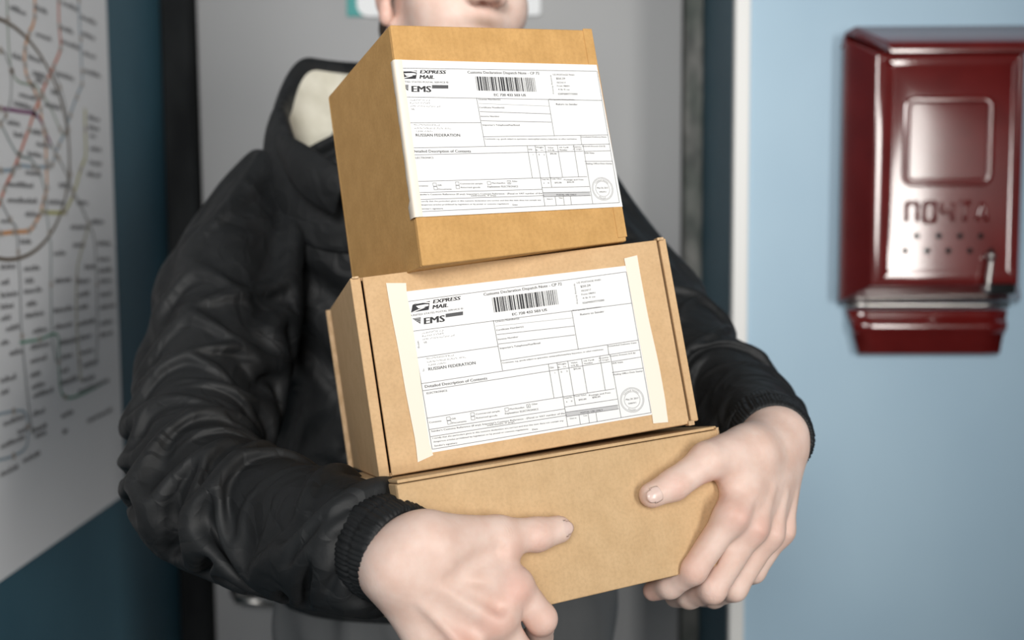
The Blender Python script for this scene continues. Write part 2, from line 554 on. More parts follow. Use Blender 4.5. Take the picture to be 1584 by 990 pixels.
for (a0, y0, a1) in NAMES:
    p, q = pw(a0, y0), pw(a1, y0)
    z = p[2]
    y = p[1]
    while y < q[1] - 0.002:
        w = rng.uniform(0.0028, 0.0060)
        h = rng.choice([0.0042, 0.0050, 0.0056, 0.0070])
        mb.add([(XP + 0.0011, y, z - 0.004), (XP + 0.0011, y + w, z - 0.004), (XP + 0.0011, y + w, z - 0.004 + h), (XP + 0.0011, y, z - 0.004 + h)], [(0, 1, 2, 3)])
        y += w + rng.uniform(0.0006, 0.0018)
mb.build('station_names', new_mat('map_text', (0.27, 0.27, 0.28), 0.6), po)['kind'] = 'stuff'

# ------------------------------------------------------------------ red mailbox
mbx = on_y(1441, 470, YR)
mail = thing('mailbox', 'glossy dark red metal mailbox with raised lettering on the light blue wall', 'mailbox', (mbx[0], YR, mbx[2]))
YF = YR - 0.085


def loft_rects(rects, name, mat, parent, bevel=0.004, seg=3, cap0=True):
    V, Fq = [], []
    for (x0, x1, z0, z1, y) in rects:
        V += [(x0, y, z0), (x1, y, z0), (x1, y, z1), (x0, y, z1)]
    for i in range(len(rects) - 1):
        for j in range(4):
            a, b = i * 4 + j, i * 4 + (j + 1) % 4
            Fq.append((a, a + 4, b + 4, b))
    k = len(rects) - 1
    Fq.append((4 * k, 4 * k + 3, 4 * k + 2, 4 * k + 1))
    if cap0:
        Fq.append((0, 1, 2, 3))
    o = mesh_obj(name, V, Fq, mat, parent)
    bm = bmesh.new()
    bm.from_mesh(o.data)
    bmesh.ops.recalc_face_normals(bm, faces=bm.faces)
    bm.to_mesh(o.data)
    bm.free()
    if bevel:
        add_bevel(o, bevel, seg)
    return o


def rect_at(pxa, pya, pxb, pyb, Y):
    A, B = on_y(pxa, pya, Y), on_y(pxb, pyb, Y)
    return (A[0], B[0], B[2], A[2], Y)


rb = rect_at(1303, 56, 1579, 466, YR)
r1 = rect_at(1305, 60, 1580, 464, YR - 0.030)
rf = rect_at(1356, 84, 1574, 440, YF)
rf_in = rect_at(1368, 92, 1567, 430, YF)
rp = rect_at(1380, 102, 1560, 418, YF + 0.006)
loft_rects([rb, r1, rf, rf_in, rp], 'body', M['red'], mail, 0.0035, 4)
# sloping lid with clipped corners
lz0, lz1 = on_y(1440, 88, YF - 0.004)[2], on_y(1440, 41, YR - 0.03)[2]
lx0, lx1 = rb[0] - 0.004, rb[1] + 0.004
prof = [(YR, lz1), (YR - 0.035, lz1), (YF - 0.004, lz0 + 0.022), (YF - 0.008, lz0 + 0.012), (YF - 0.007, lz0 + 0.004), (YF + 0.004, lz0 + 0.010), (YR - 0.035, lz1 - 0.012), (YR, lz1 - 0.03)]
V = []
for s, xx in ((1, lx0), (-1, lx1)):
    for (y, z) in prof:
        ins = 0.048 if y < YR - 0.04 else (0.012 if z > lz1 - 0.005 else 0.0)
        V.append((xx + s * ins, y, z))
k = len(prof)
Fq = [(i, (i + 1) % k, (i + 1) % k + k, i + k) for i in range(k)] + [tuple(range(k))[::-1], tuple(range(k, 2 * k))]
lid = mesh_obj('lid', V, Fq, M['red'], mail)
add_bevel(lid, 0.003, 3)
# window frame pressed into the front, slightly proud
YP = YF + 0.006


def frame_tube(rect, Y, rad, rcorner, name, mat, parent):
    x0, x1, z0, z1, _ = rect
    pts = []
    for cx, cz, s0 in ((x1 - rcorner, z0 + rcorner, -90), (x1 - rcorner, z1 - rcorner, 0), (x0 + rcorner, z1 - rcorner, 90), (x0 + rcorner, z0 + rcorner, 180)):
        for i in range(6):
            t = math.radians(s0 + 90 * i / 5)
            pts.append((cx + rcorner * math.cos(t), Y, cz + rcorner * math.sin(t)))
    pts = np.array(pts)
    n, k = 10, len(pts)
    V, Fq = [], []
    for i in range(k):
        T = nrm(pts[(i + 1) % k] - pts[i - 1])
        U = np.array([0, 1.0, 0])
        W = np.cross(T, U)
        for j in range(n):
            t = 2 * math.pi * j / n
            V.append(pts[i] + rad * (0.45 * math.cos(t) * U + math.sin(t) * W))
    for i in range(k):
        for j in range(n):
            Fq.append((i * n + j, i * n + (j + 1) % n, ((i + 1) % k) * n + (j + 1) % n, ((i + 1) % k) * n + j))
    return mesh_obj(name, V, Fq, mat, parent, True)


frame_tube(rect_at(1403, 154, 1530, 282, YP), YP, 0.0066, 0.012, 'window_rim', M['red'], mail)
# raised lettering, built stroke by stroke: П О Ч Т А
STROKES = {0: [((0, 0), (0, 1)), ((0, 1), (1, 1)), ((1, 1), (1, 0))], 1: [((0, 0), (0, 1)), ((0, 1), (1, 1)), ((1, 1), (1, 0)), ((1, 0), (0, 0))],
           2: [((0, 1), (0, .5)), ((0, .5), (1, .5)), ((1, 1), (1, 0))], 3: [((0, 1), (1, 1)), ((.5, 1), (.5, 0))], 4: [((0, 0), (.5, 1)), ((.5, 1), (1, 0)), ((.22, .36), (.78, .36))]}
lb = rect_at(1399, 314, 1534, 342, YP)
cw = (lb[1] - lb[0]) / 5
for g in range(5):
    m_ = MB()
    for (p, q) in STROKES[g]:
        A = np.array([lb[0] + g * cw + cw * (0.12 + 0.62 * p[0]), YP, lb[2] + (lb[3] - lb[2]) * p[1]])
        B = np.array([lb[0] + g * cw + cw * (0.12 + 0.62 * q[0]), YP, lb[2] + (lb[3] - lb[2]) * q[1]])
        v, f = tube_vf(np.linspace(A, B, 4), 0.0038, 8)
        v[:, 1] = YP + (v[:, 1] - YP) * 0.8
        m_.add(v, f)
    m_.build('raised_letter', M['red'], mail, True)
# air holes in two staggered rows
hole_me = None
for px, py in [(1418, 365), (1452, 365), (1485, 365), (1517, 365), (1400, 388), (1434, 388), (1467, 388), (1500, 388), (1533, 388)]:
    h = on_y(px, py, YP)
    v, f = tube_vf([(h[0], YP + 0.003, h[2]), (h[0], YP - 0.0005, h[2])], 0.0046, 14)
    mesh_obj('air_hole', v, f, M['hole'], mail)
# hasp lever
h0, h1 = on_y(1534, 396, YP - 0.012), on_y(1528, 446, YF - 0.016)
v, f = tube_vf(np.linspace(h0, h1, 6), 0.0042, 12)
hs = mesh_obj('hasp_lever', v, f, M['chrome'], mail, True)
for hh in (h0, h1):
    v, f = tube_vf([hh + np.array([0, 0.014, 0]), hh, hh - np.array([0, 0.004, 0])], [0.005, 0.0065, 0.004], 12)
    mesh_obj('rivet', v, f, M['chrome'], hs, True)
lk = on_y(1552, 448, YF - 0.004)
box_obj('lock_tab', lk[0] - 0.022, lk[0] + 0.018, YF - 0.008, YF + 0.012, lk[2] - 0.007, lk[2] + 0.009, M['black_frame'], mail, 0.003)
# hinge rod and lower flap
g0, g1 = on_y(1308, 472, YR - 0.02), on_y(1560, 472, YR - 0.02)
v, f = tube_vf(np.linspace(g0, g1, 8), 0.0042, 12)
mesh_obj('hinge_rod', v, f, M['chrome'], mail, True)
ft, fb = on_y(1310, 480, YR - 0.015), on_y(1326, 544, YR - 0.012)
ftr, fbr = on_y(1558, 480, YR - 0.015), on_y(1542, 544, YR - 0.012)
V, Fq = [], []
prof = [(0.0, -0.004), (0.10, -0.006), (0.24, -0.008), (0.30, -0.014), (0.38, -0.017), (0.48, -0.014), (0.55, -0.009), (0.98, -0.012), (1.0, -0.008)]
for t, dy in prof:
    L_, R_ = ft + (fb - ft) * t, ftr + (fbr - ftr) * t
    for s in np.linspace(0, 1, 9):
        p = L_ + (R_ - L_) * s
        V.append((p[0], YR - 0.006 + dy, p[2]))
k = 9
for i in range(len(prof) - 1):
    for j in range(k - 1):
        Fq.append((i * k + j, i * k + j + 1, (i + 1) * k + j + 1, (i + 1) * k + j))
fl = mesh_obj('lower_flap', V, Fq, M['red'], mail, True)
so = fl.modifiers.new('solid', 'SOLIDIFY')
so.thickness = 0.005
so.offset = -1
em = on_y(1442, 505, YR - 0.025)
m_ = MB()
for rr_ in (0.011, 0.0065):
    t = np.linspace(0, 2 * math.pi, 21)
    v, f = tube_vf(np.stack([em[0] + rr_ * np.cos(t), np.full(21, YR - 0.022), em[2] + rr_ * np.sin(t)], 1), 0.0016, 8, False)
    m_.add(v, f)
m_.build('round_emblem', M['red'], mail, True)

# ------------------------------------------------------------------ the three boxes
# size (w, h, d), centre of the front face and axes in camera space (right, forward, up)
BOXFIT = [
    dict(s=(0.1715, 0.1752, 0.175), c=(-0.0002, 0.8353, 0.1373), x=(0.8996, 0.4217, 0.1137), z=(-0.1528, 0.0599, 0.9864),
         px={(0, 1): (603, 38), (1, 1): (914, 46), (1, 0): (970, 373), (0, 0): (653, 412)}),
    dict(s=(0.2506, 0.1482, 0.225), c=(0.0147, 0.84, -0.0246), x=(0.961, 0.2417, 0.1342), z=(-0.1528, 0.0599, 0.9864),
         px={(0, 1): (541, 430), (1, 1): (1030, 368), (1, 0): (1082, 654), (0, 0): (587, 741)}),
    dict(s=(0.2695, 0.1108, 0.1797), c=(0.0506, 0.8231, -0.1523), x=(0.9124, 0.392, 0.1175), z=(-0.1528, 0.0599, 0.9864),
         px={(0, 1): (612, 743), (1, 1): (1112, 658), (0, 0): (652, 983)}),
]


def c2w(v):
    return RM @ np.array([v[0], v[2], -v[1]])


class Carton:
    def __init__(s, d):
        s.W, s.H, s.D = d['s']
        s.x, s.z = c2w(d['x']), c2w(d['z'])
        s.y = np.cross(s.z, s.x)
        s.c = CAM + c2w(d['c'])
        s.n = -s.y
        s.K = {}
        for u in (0, 1):
            for v in (0, 1):
                p = s.c + (u - .5) * s.W * s.x + (v - .5) * s.H * s.z
                q = p + s.D * s.y
                if (u, v) in d['px']:
                    dep = (p - CAM) @ (RM @ np.array([0, 0, -1.0]))
                    p2 = P(*d['px'][(u, v)], dep)
                    q = q + (p2 - p) * 0.8
                    p = p2
                s.K[(u, v, 0)], s.K[(u, v, 1)] = p, q

    def m(s, u, v, w):
        r = 0
        for a in (0, 1):
            for b in (0, 1):
                for c in (0, 1):
                    r = r + (u if a else 1 - u) * (v if b else 1 - v) * (w if c else 1 - w) * s.K[(a, b, c)]
        return r

    def uv(s, px, py, w=0.0):
        """inverse of the front face map for the point of the front face seen at a pixel"""
        q = np.array([0.5, 0.5])
        for _ in range(30):
            def pr(a):
                r = RM.T @ (s.m(a[0], a[1], w) - CAM)
                return np.array([792 + F * r[0] / -r[2], 495 - F * r[1] / -r[2]])
            e = pr(q) - (px, py)
            J = np.stack([(pr(q + d) - pr(q)) / 1e-5 for d in (np.array([1e-5, 0]), np.array([0, 1e-5]))], 1)
            q = q - np.linalg.solve(J, e)
        return q

    def depth(s, px, py):
        q = s.uv(px, py)
        return (s.m(q[0], q[1], 0.0) - CAM) @ (RM @ np.array([0, 0, -1.0]))

    def panel(s, name, u0, u1, v0, v1, w0, w1, mat, parent, bevel=0.0009, nu=1, nv=1, warp=0.0):
        """a board between two faces in the box's own space (0..1 along width, height, depth)"""
        o = []
        V, Fq = box_vf(u0, u1, w0, w1, v0, v1)
        V = np.array([s.m(u, v, w) for (u, w, v) in V])
        ob = mesh_obj(name, V, Fq, mat, parent)
        bm = bmesh.new()
        bm.from_mesh(ob.data)
        bmesh.ops.recalc_face_normals(bm, faces=bm.faces)
        bm.to_mesh(ob.data)
        bm.free()
        if bevel:
            add_bevel(ob, bevel, 2)
        return ob


BX = [Carton(d) for d in BOXFIT]
base = [B.m(.5, 0, .5) for B in BX]
C1 = card_mat('kraft_board_amber', (0.520, 0.295, 0.104), (0.600, 0.348, 0.130), BX[0].x, BX[0].z)
C2 = card_mat('kraft_board_pale', (0.590, 0.385, 0.205), (0.650, 0.435, 0.240), BX[1].x, BX[1].z)
C3 = card_mat('kraft_board_tan', (0.565, 0.380, 0.205), (0.625, 0.430, 0.240), BX[2].x, BX[2].z)
CE = noise_mat('board_cut_edge', (0.50, 0.33, 0.18), (0.68, 0.48, 0.29), (500, 500, 90), 0.8, 3, 0.3, (700, 700, 100))

# top box: taped carton of plain walls and flaps
b = BX[0]
o1 = thing('cardboard_box', 'topmost amber-brown cardboard box of the stack, almost cube-shaped', 'box', base[0])
t, tw_, td = 0.003 / b.W, 0.003 / b.H, 0.003 / b.D
b.panel('front_panel', 0, 1, 0, 1, 0, td, C1, o1, 0.0014)
b.panel('back_panel', 0, 1, 0, 1, 1 - td, 1, C1, o1, 0.0014)
b.panel('side_panel', 0, t, 0, 1, td, 1 - td, C1, o1, 0.0008)
b.panel('side_panel', 1 - t, 1, 0, 1, td, 1 - td, C1, o1, 0.0008)
for vv0, vv1 in ((0.002, tw_), (1 - tw_, 0.998)):
    b.panel('flap', t, 1 - t, vv0, vv1, td, 0.497, C1, o1, 0.0005)
    b.panel('flap', t, 1 - t, vv0, vv1, 0.503, 1 - td, C1, o1, 0.0005)
b.panel('corner_crease', 0.955, 1.004, 0.02, 1.004, -0.004, 0.002, C1, o1, 0.0010)

# middle box: mailer with the front panel tucked between the side walls
b = BX[1]
o2 = thing('cardboard_box', 'pale middle cardboard mailer box with a taped shipping label', 'box', base[1])
b.panel('front_panel', 0.0365, 0.968, 0.004, 0.996, 0.0, 0.016, C2, o2, 0.0009)
sp = b.panel('side_panel', 0.0, 0.0315, 0.0, 1.0, 0.003, 0.97, C2, o2, 0.0012)
b.panel('side_panel', 0.975, 1.0, 0.012, 1.0, 0.001, 0.97, C2, o2, 0.0012)
b.panel('back_panel', -0.016, 1.012, 0.0, 0.994, 0.972, 0.988, CE, o2, 0.0008)
b.panel('lid_panel', 0.030, 0.972, 0.980, 0.998, 0.017, 0.972, C2, o2, 0.0007)
b.panel('base_panel', 0.030, 0.972, 0.0, 0.018, 0.017, 0.972, C2, o2, 0.0007)
b.panel('corner_tab', 0.006, 0.026, 0.992, 1.004, -0.006, 0.035, CE, o2, 0.0006)
b.panel('corner_tab', 0.968, 0.990, 0.990, 1.006, -0.008, 0.030, CE, o2, 0.0006)
b.panel('corner_tab', 0.962, 0.982, -0.006, 0.020, -0.008, 0.030, CE, o2, 0.0006)

# bottom box
b = BX[2]
o3 = thing('cardboard_box', 'wide flat unlabelled tan cardboard box at the bottom of the stack', 'box', base[2])
b.panel('front_panel', 0.0, 1.0, 0.0, 0.972, 0.0, 0.016, C3, o3, 0.0014)
b.panel('side_panel', 0.0, 0.014, 0.0, 0.972, 0.0165, 0.98, C3, o3, 0.001)
b.panel('side_panel', 0.986, 1.0, 0.0, 0.972, 0.0165, 0.98, C3, o3, 0.001)
b.panel('back_panel', 0.0, 1.0, 0.0, 0.972, 0.981, 1.0, C3, o3, 0.001)
b.panel('lid_panel', 0.004, 0.992, 0.976, 1.0, 0.004, 1.0, C3, o3, 0.0009)
b.panel('base_panel', 0.0145, 0.9855, 0.001, 0.028, 0.0165, 0.98, C3, o3, 0.0007)
# curled corner tab at the upper right
mt = MB()
pts = []
for i in range(13):
    a = math.radians(-70 + 22 * i)
    pts.append((0.985 + 0.010 * math.cos(a) + 0.0012 * i * (1 if i > 8 else 0), 0.958 + 0.030 * math.sin(a)))
V, Fq = [], []
for (u, v_) in pts:
    V += [b.m(u, v_, -0.006), b.m(u, v_, 0.05)]
for i in range(len(pts) - 1):
    Fq.append((2 * i, 2 * i + 1, 2 * i + 3, 2 * i + 2))
ct = mesh_obj('corner_tab', V, Fq, CE, o3, True)
so = ct.modifiers.new('solid', 'SOLIDIFY')
so.thickness = 0.0016

# ------------------------------------------------------------------ shipping labels
# layout measured on the middle box, in thirds of a pixel from (590, 390)
Z5 = [(122, 230), (1135, 92), (1250, 745), (235, 915)]   # TL TR BR BL of the printed frame


def z2uv(x, y):
    (ax, ay), (bx, by), (cx, cy), (dx, dy) = Z5
    u, v = 0.5, 0.5
    for _ in range(8):
        fx = (1 - u) * (1 - v) * ax + u * (1 - v) * bx + u * v * cx + (1 - u) * v * dx - x
        fy = (1 - u) * (1 - v) * ay + u * (1 - v) * by + u * v * cy + (1 - u) * v * dy - y
        a = -(1 - v) * ax + (1 - v) * bx + v * cx - v * dx
        b = -(1 - u) * ax - u * bx + u * cx + (1 - u) * dx
        c = -(1 - v) * ay + (1 - v) * by + v * cy - v * dy
        d = -(1 - u) * ay - u * by + u * cy + (1 - u) * dy
        det = a * d - b * c
        u -= (fx * d - fy * b) / det
        v -= (a * fy - c * fx) / det
    return u, v


PR = {'ink': MB(), 'grey': MB(), 'pale': MB(), 'white': MB(), 'bar': MB()}


def add2(layer, pts, faces):
    PR[layer].add([(*z2uv(x, y), 0) for x, y in pts], faces)


def seg2(layer, a, b, w=1.6):
    w *= 1.35
    a, b = np.array(a, float), np.array(b, float)
    t = (b - a) / np.linalg.norm(b - a)
    n_ = np.array([-t[1], t[0]]) * w / 2
    add2(layer, [a + n_, b + n_, b - n_, a - n_], [(0, 1, 2, 3)])


_tcache = {}


def text_mesh(s, bold=0.0, shear=0.0):
    key = (s, bold, shear)
    if key in _tcache:
        return _tcache[key]
    cu = bpy.data.curves.new('t', 'FONT')
    cu.body = s
    cu.size = 1.0
    cu.resolution_u = 2
    cu.shear = shear
    cu.offset = bold
    ob = bpy.data.objects.new('t', cu)
    COL.objects.link(ob)
    dg = bpy.context.evaluated_depsgraph_get()
    dg.update()
    me = bpy.data.meshes.new_from_object(ob.evaluated_get(dg))
    V = np.array([v.co[:2] for v in me.vertices]).reshape(-1, 2)
    Fq = [tuple(p.vertices) for p in me.polygons]
    bpy.data.objects.remove(ob)
    bpy.data.curves.remove(cu)
    bpy.data.meshes.remove(me)
    _tcache[key] = (V, Fq)
    return V, Fq


UPV = -nrm(np.array([113, 685.0]))
ALV = nrm(np.array([1013, -138.0]))


def txt(layer, s, x0, y0, x1, h, bold=0.0, shear=0.0, rot=False):
    """text from x0 to x1 on a baseline through (x0, y0) that follows the frame; h = capital height"""
    V, Fq = text_mesh(s, 0.0, shear)
    if len(V) == 0:
        return
    w = V[:, 0].max()
    e = ALV * ((x1 - x0) / ALV[0]) / w if not rot else UPV * (x1 - x0) / w
    up = UPV * h / 0.70 if not rot else -ALV * h / 0.70
    Q = np.array([x0, y0]) + V[:, :1] * e + V[:, 1:] * up
    add2(layer, Q, Fq)
    for i in range(int(round(bold * 100)) + 1):
        add2(layer, Q + nrm(e) * h * 0.055 * (i + 1), Fq)


for a_, b_ in [(Z5[0], Z5[1]), (Z5[1], Z5[2]), (Z5[2], Z5[3]), (Z5[3], Z5[0]), ((148, 368), (1160, 238)), ((165, 492), (530, 440)), ((507, 319), (550, 553)), ((185, 612), (1200, 455)),
               ((192, 645), (1056, 510)), ((872, 273), (903, 456)), ((523, 386), (883, 346)), ((530, 430), (888, 387)), ((540, 508), (1190, 410)),
               ((762, 524), (788, 681)), ((802, 517), (830, 674)), ((853, 509), (880, 667)), ((918, 500), (945, 657)), ((1005, 486), (1030, 642)), ((1055, 479), (1105, 768)),
               ((1060, 511), (1205, 488)), ((1063, 561), (1213, 540)), ((210, 772), (1075, 636)), ((228, 857), (848, 760)), ((222, 824), (838, 730)), ((830, 676), (852, 811)), ((836, 722), (1088, 684)),
               ((840, 746), (1091, 711)), ((845, 766), (1094, 729)), ((905, 757), (911, 802)), ((948, 751), (954, 795)), ((985, 746), (991, 790)), ((1042, 433), (1048, 478)), ((880, 667), (888, 713))]:
    seg2('grey', a_, b_, 1.7)
seg2('pale', (517, 346), (876, 308), 1.3)
add2('bar', [(841, 747), (1090, 712), (1093, 728), (844, 765)], [(0, 3, 2, 1)])
# winged emblem, bars and lettering of the header
add2('ink', [(152, 240), (220, 228), (215, 269), (137, 281), (143, 246)], [(0, 1, 2, 3, 4)])
add2('white', [(143, 244), (190, 231), (219, 233), (219, 238), (190, 236)], [(0, 1, 2, 3, 4)])
add2('white', [(158, 251), (178, 247), (200, 243), (213, 243), (216, 247), (212, 251), (196, 255), (140, 279), (152, 278), (200, 258), (170, 262)], [(0, 1, 2, 3, 4, 5, 6, 10), (10, 6, 9), (6, 7, 8, 9)])
txt('ink', 'EXPRESS', 231, 240, 358, 17, 0.02, 0.25)
txt('ink', 'MAIL', 229, 266, 300, 18, 0.02, 0.25)
txt('grey', 'UNITED STATES POSTAL SERVICE \u00ae', 138, 299, 370, 8)
add2('grey', [(143, 309), (180, 303), (179, 335)], [(0, 1, 2)])
for i in range(4):
    seg2('white', (150 + 9 * i, 311 + 6.5 * i), (180, 307.5 + 7 * i), 0.9)
txt('grey', 'EMS', 190, 337, 286, 30, 0.02, 0.1)
for i in range(4):
    seg2('grey', (291, 290.5 + 4.1 * i), (369, 279.5 + 4.1 * i), 3.4)
txt('ink', 'Customs Declaration Dispatch Note - CP 72', 462, 205, 826, 13)
txt('ink', 'EC 720 432 503 US', 593, 298, 755, 12, 0.01)
rb_ = random.Random(21)
x = 0.0
while x < 300:
    w = rb_.choice([2.2, 2.2, 4.2, 4.4, 6.6, 8.6])
    A = np.array([500 + x, 214 - x * 0.128])
    dn = np.array([10.5, 69.0])
    add2('ink' if w > 3 else 'grey', [A, A + (w, -w * .128), A + dn + (w, -w * .128), A + dn], [(0, 3, 2, 1)])
    x += w + rb_.choice([2.0, 2.2, 4.0, 4.4])
for s, x0, y0, x1, h in [('License Number(s)', 517, 329, 626, 7.5), ('Certificate Number(s)', 520, 369, 646, 7.5), ('Invoice Number', 528, 412, 622, 7.5), ("Importer's Telephone/Fax/Email", 537, 454, 724, 8),
                         ('Nonpostal Instructions', 877, 277, 1012, 7), ('Return to Sender', 912, 297, 1027, 9), ('Comments: e.g., goods subject to quarantine, sanitary/phytosanitary inspection, or other restrictions', 549, 521, 1022, 6.5),
                         ('Scheduled Delivery Date', 1045, 443, 1182, 6.5), ('Insured Amount (US $)', 1052, 489, 1176, 6.5), ('SDR Value', 1064, 522, 1116, 7), ('Mailing Office Date Stamp', 1068, 575, 1211, 7),
                         ('Qty', 768, 543, 788, 7), ('Weight', 806, 528, 846, 6.5), ('lb.', 806, 541, 818, 6), ('oz.', 830, 538, 846, 6), ('Value', 868, 521, 898, 6.5), ('(US $)', 868, 534, 902, 6.5),
                         ('HS Tariff', 928, 512, 978, 6.5), ('Number', 930, 524, 972, 6.5), ('Country', 1000, 499, 1046, 6.5), ('of Origin', 1000, 510, 1048, 6), ('1', 790, 567, 793, 7), ('0', 820, 563, 826, 7), ('2', 846, 559, 852, 7), ('$95.00', 880, 550, 914, 7),
                         ('Detailed Description of Contents', 200, 632, 480, 13), ('ELECTRONICS', 208, 661, 300, 8.5), ('Contents', 220, 795, 275, 7), ('Gift', 319, 779, 340, 7), ('Documents', 322, 798, 387, 7),
                         ('Commercial sample', 428, 758, 538, 7), ('Returned goods', 430, 776, 526, 7), ('Merchandise', 582, 735, 650, 7), ('Other', 684, 713, 712, 7), ('Explanation: ELECTRONICS', 561, 756, 715, 8),
                         ("Sender's Customs Reference (If any); Importer's Customs Reference - (Fiscal or VAT number of the", 230, 836, 838, 7.5), ('addressee, if any)', 480, 810, 604, 7),
                         ('I certify that the particulars given in this customs declaration are correct and that this item does not contain any', 236, 868, 832, 6.5),
                         ('dangerous articles prohibited by legislation or by postal or customs regulations', 240, 884, 668, 6.5), ("Sender's signature", 244, 903, 346, 7), ('Date', 686, 829, 712, 7),
                         ('Total Wt.', 834, 684, 876, 6.5), ('Total Value', 881, 675, 940, 6.5), ('Postage and Fees', 952, 671, 1056, 7), ('4', 845, 702, 850, 7), ('0', 868, 698, 874, 7), ('$95.00', 903, 692, 940, 7), ('$50.29', 968, 681, 1006, 7.5),
                         ('Date in', 862, 778, 892, 6), ('Time', 924, 765, 944, 6), ('POSTAL USE ONLY', 912, 752, 1018, 8)]:
    txt('ink', s, x0, y0, x1, h)
for s, x0, y0, x1, h in [('US', 195, 425, 208, 8), ('US POSTAGE PAID', 896, 149, 1012, 8),
                         ('$50.29', 914, 167, 962, 10), ('05/24/17', 918, 186, 965, 8), ('From 08091', 918, 203, 985, 8), ('4 lb 0 oz', 924, 220, 985, 8), ('026P0007775000', 924, 243, 1028, 9)]:
    txt('grey', s, x0, y0, x1, h)
# address lines, too worn to read in the photograph: broken pale strokes
rs_ = random.Random(8)
for x0, y0, x1 in [(186, 381, 280), (189, 395, 282), (192, 410, 332), (206, 500, 330), (210, 516, 380), (214, 530, 296)]:
    x = x0
    while x < x1:
        w, hh = rs_.uniform(2.2, 5.0), rs_.choice([5.0, 7.0, 7.0])
        if rs_.random() < 0.86:
            q = np.array([x, y0 - (x - x0) * 0.136])
            up_ = UPV * hh
            if rs_.random() < 0.5:
                seg2('grey', q, q + up_, 1.1)
            else:
                seg2('grey', q + up_ * rs_.choice([0.05, 0.5, 1.0]), q + up_ * rs_.choice([0.0, 0.5, 0.95]) + ALV * w, 1.1)
        x += w + 1.4
txt('ink', 'RUSSIAN FEDERATION', 215, 552, 427, 14)
txt('grey', 'To', 199, 556, 199 + 13, 7, rot=True)
txt('grey', 'From', 177, 447, 177 + 33, 8, rot=True)
txt('grey', 'Priority Rewards', 903, 243, 903 + 96, 7, rot=True)
for qx, qy in [(297, 768), (301, 785), (405, 749), (407, 766), (560, 727), (660, 710)]:
    q4 = [(qx, qy), (qx + 16, qy - 2.4), (qx + 18.4, qy + 13), (qx + 2.4, qy + 15.4)]
    for i in range(4):
        seg2('grey', q4[i], q4[(i + 1) % 4], 1.3)
txt('ink', 'X', 665, 722, 674, 8)
for R_ in (57, 52, 38):
    c_ = np.array([1159, 687.0])
    cir = [c_ + R_ * np.array([math.cos(a), math.sin(a)]) for a in np.linspace(0, 2 * math.pi, 41)]
    for i in range(40):
        seg2('pale', cir[i], cir[i + 1], 1.4)
txt('grey', 'May 24, 2017', 1128, 690, 1190, 8)
txt('grey', '08091', 1140, 708, 1178, 7)


def arc_txt(layer, s, c, R_, a0, a1, h):
    V, Fq = text_mesh(s)
    w = V[:, 0].max()
    sg_ = 1 if a1 > a0 else -1
    out = []
    for (x_, y_) in V:
        a = a0 + (a1 - a0) * x_ / w
        r = R_ + sg_ * y_ * h / 0.7
        out.append((c[0] + r * math.cos(a), c[1] + r * math.sin(a)))
    add2(layer, out, Fq)


arc_txt('grey', 'United States', (1159, 687), 41, math.radians(-150), math.radians(-45), 7)
arc_txt('grey', 'Postal', (1159, 687), 49, math.radians(115), math.radians(70), 7)


def place_label(B, quad_px, frame_px, parent, off):
    """paper sheet and print, on the front face of carton B"""
    qs = [B.uv(*p) for p in quad_px]
    fs = [B.uv(*p) for p in frame_px]
    w = -off / B.D

    def bil(q, u, v):
        return (1 - u) * (1 - v) * q[0] + u * (1 - v) * q[1] + u * v * q[2] + (1 - u) * v * q[3]
    n_ = 10
    V, Fq = [], []
    for i in range(n_ + 1):
        for j in range(n_ + 1):
            a = bil(qs, j / n_, i / n_)
            V.append(B.m(a[0], a[1], w))
    m_ = n_ + 1
    for i in range(n_):
        for j in range(n_):
            Fq.append((i * m_ + j, (i + 1) * m_ + j, (i + 1) * m_ + j + 1, i * m_ + j + 1))
    lab = mesh_obj('shipping_label', V, Fq, M['paper'], parent)
    so = lab.modifiers.new('solid', 'SOLIDIFY')
    so.thickness = off * 0.9
    so.offset = -1
    mbp = MB()
    for li, (ly, e) in enumerate((('grey', 0.00012), ('pale', 0.0001), ('ink', 0.00014), ('white', 0.0002), ('bar', 0.00008))):
        vv = [B.m(*bil(fs, u, v), w - e / B.D) for (u, v, _) in PR[ly].v]
        mbp.add(vv, PR[ly].f, li)
    pr = mbp.build('print', None, lab, mats=[M['ink_grey'], M['ink_pale'], M['ink'], M['paper'], M['bar']])
    pr['label'] = 'black printed customs form with barcode and address fields'
    return lab


lab1 = place_label(BX[0], [(611, 93), (922, 101), (962, 320), (648, 336)], [(612, 106), (922.5, 111), (957, 314), (648, 328)], o1, 0.0011)
lab1['label'] = 'white customs form label covering most of the front'
lab2 = place_label(BX[1], [(620, 452), (970, 411), (1011, 641), (663, 701)], [(590 + x / 3, 390 + y / 3) for x, y in Z5], o2, 0.0005)
lab2['label'] = 'white customs form label under two strips of tape'
# cream edge of the label pouch folded round the left edge of the top box
b = BX[0]
va, vb = b.uv(611, 93)[1], b.uv(648, 336)[1]
V, Fq = [], []
ns = 26
rt = random.Random(5)
for i in range(ns + 1):
    v_ = va + (vb - va) * i / ns
    e = 0.004 + 0.0012 * rt.random() + (0.004 if i > ns - 3 else 0)
    V += [b.m(0.03, v_, -0.0014 / b.D), b.m(-0.002, v_, -0.0013 / b.D), b.m(-0.0085, v_, 0.0002 / b.D), b.m(-0.0085, v_, e / b.D), b.m(-0.0040, v_, (e + 0.001) / b.D)]
for i in range(ns):
    for j in range(4):
        Fq.append((5 * i + j, 5 * (i + 1) + j, 5 * (i + 1) + j + 1, 5 * i + j + 1))
tp = mesh_obj('pouch_edge', V, Fq, M['tape'], o1, True)


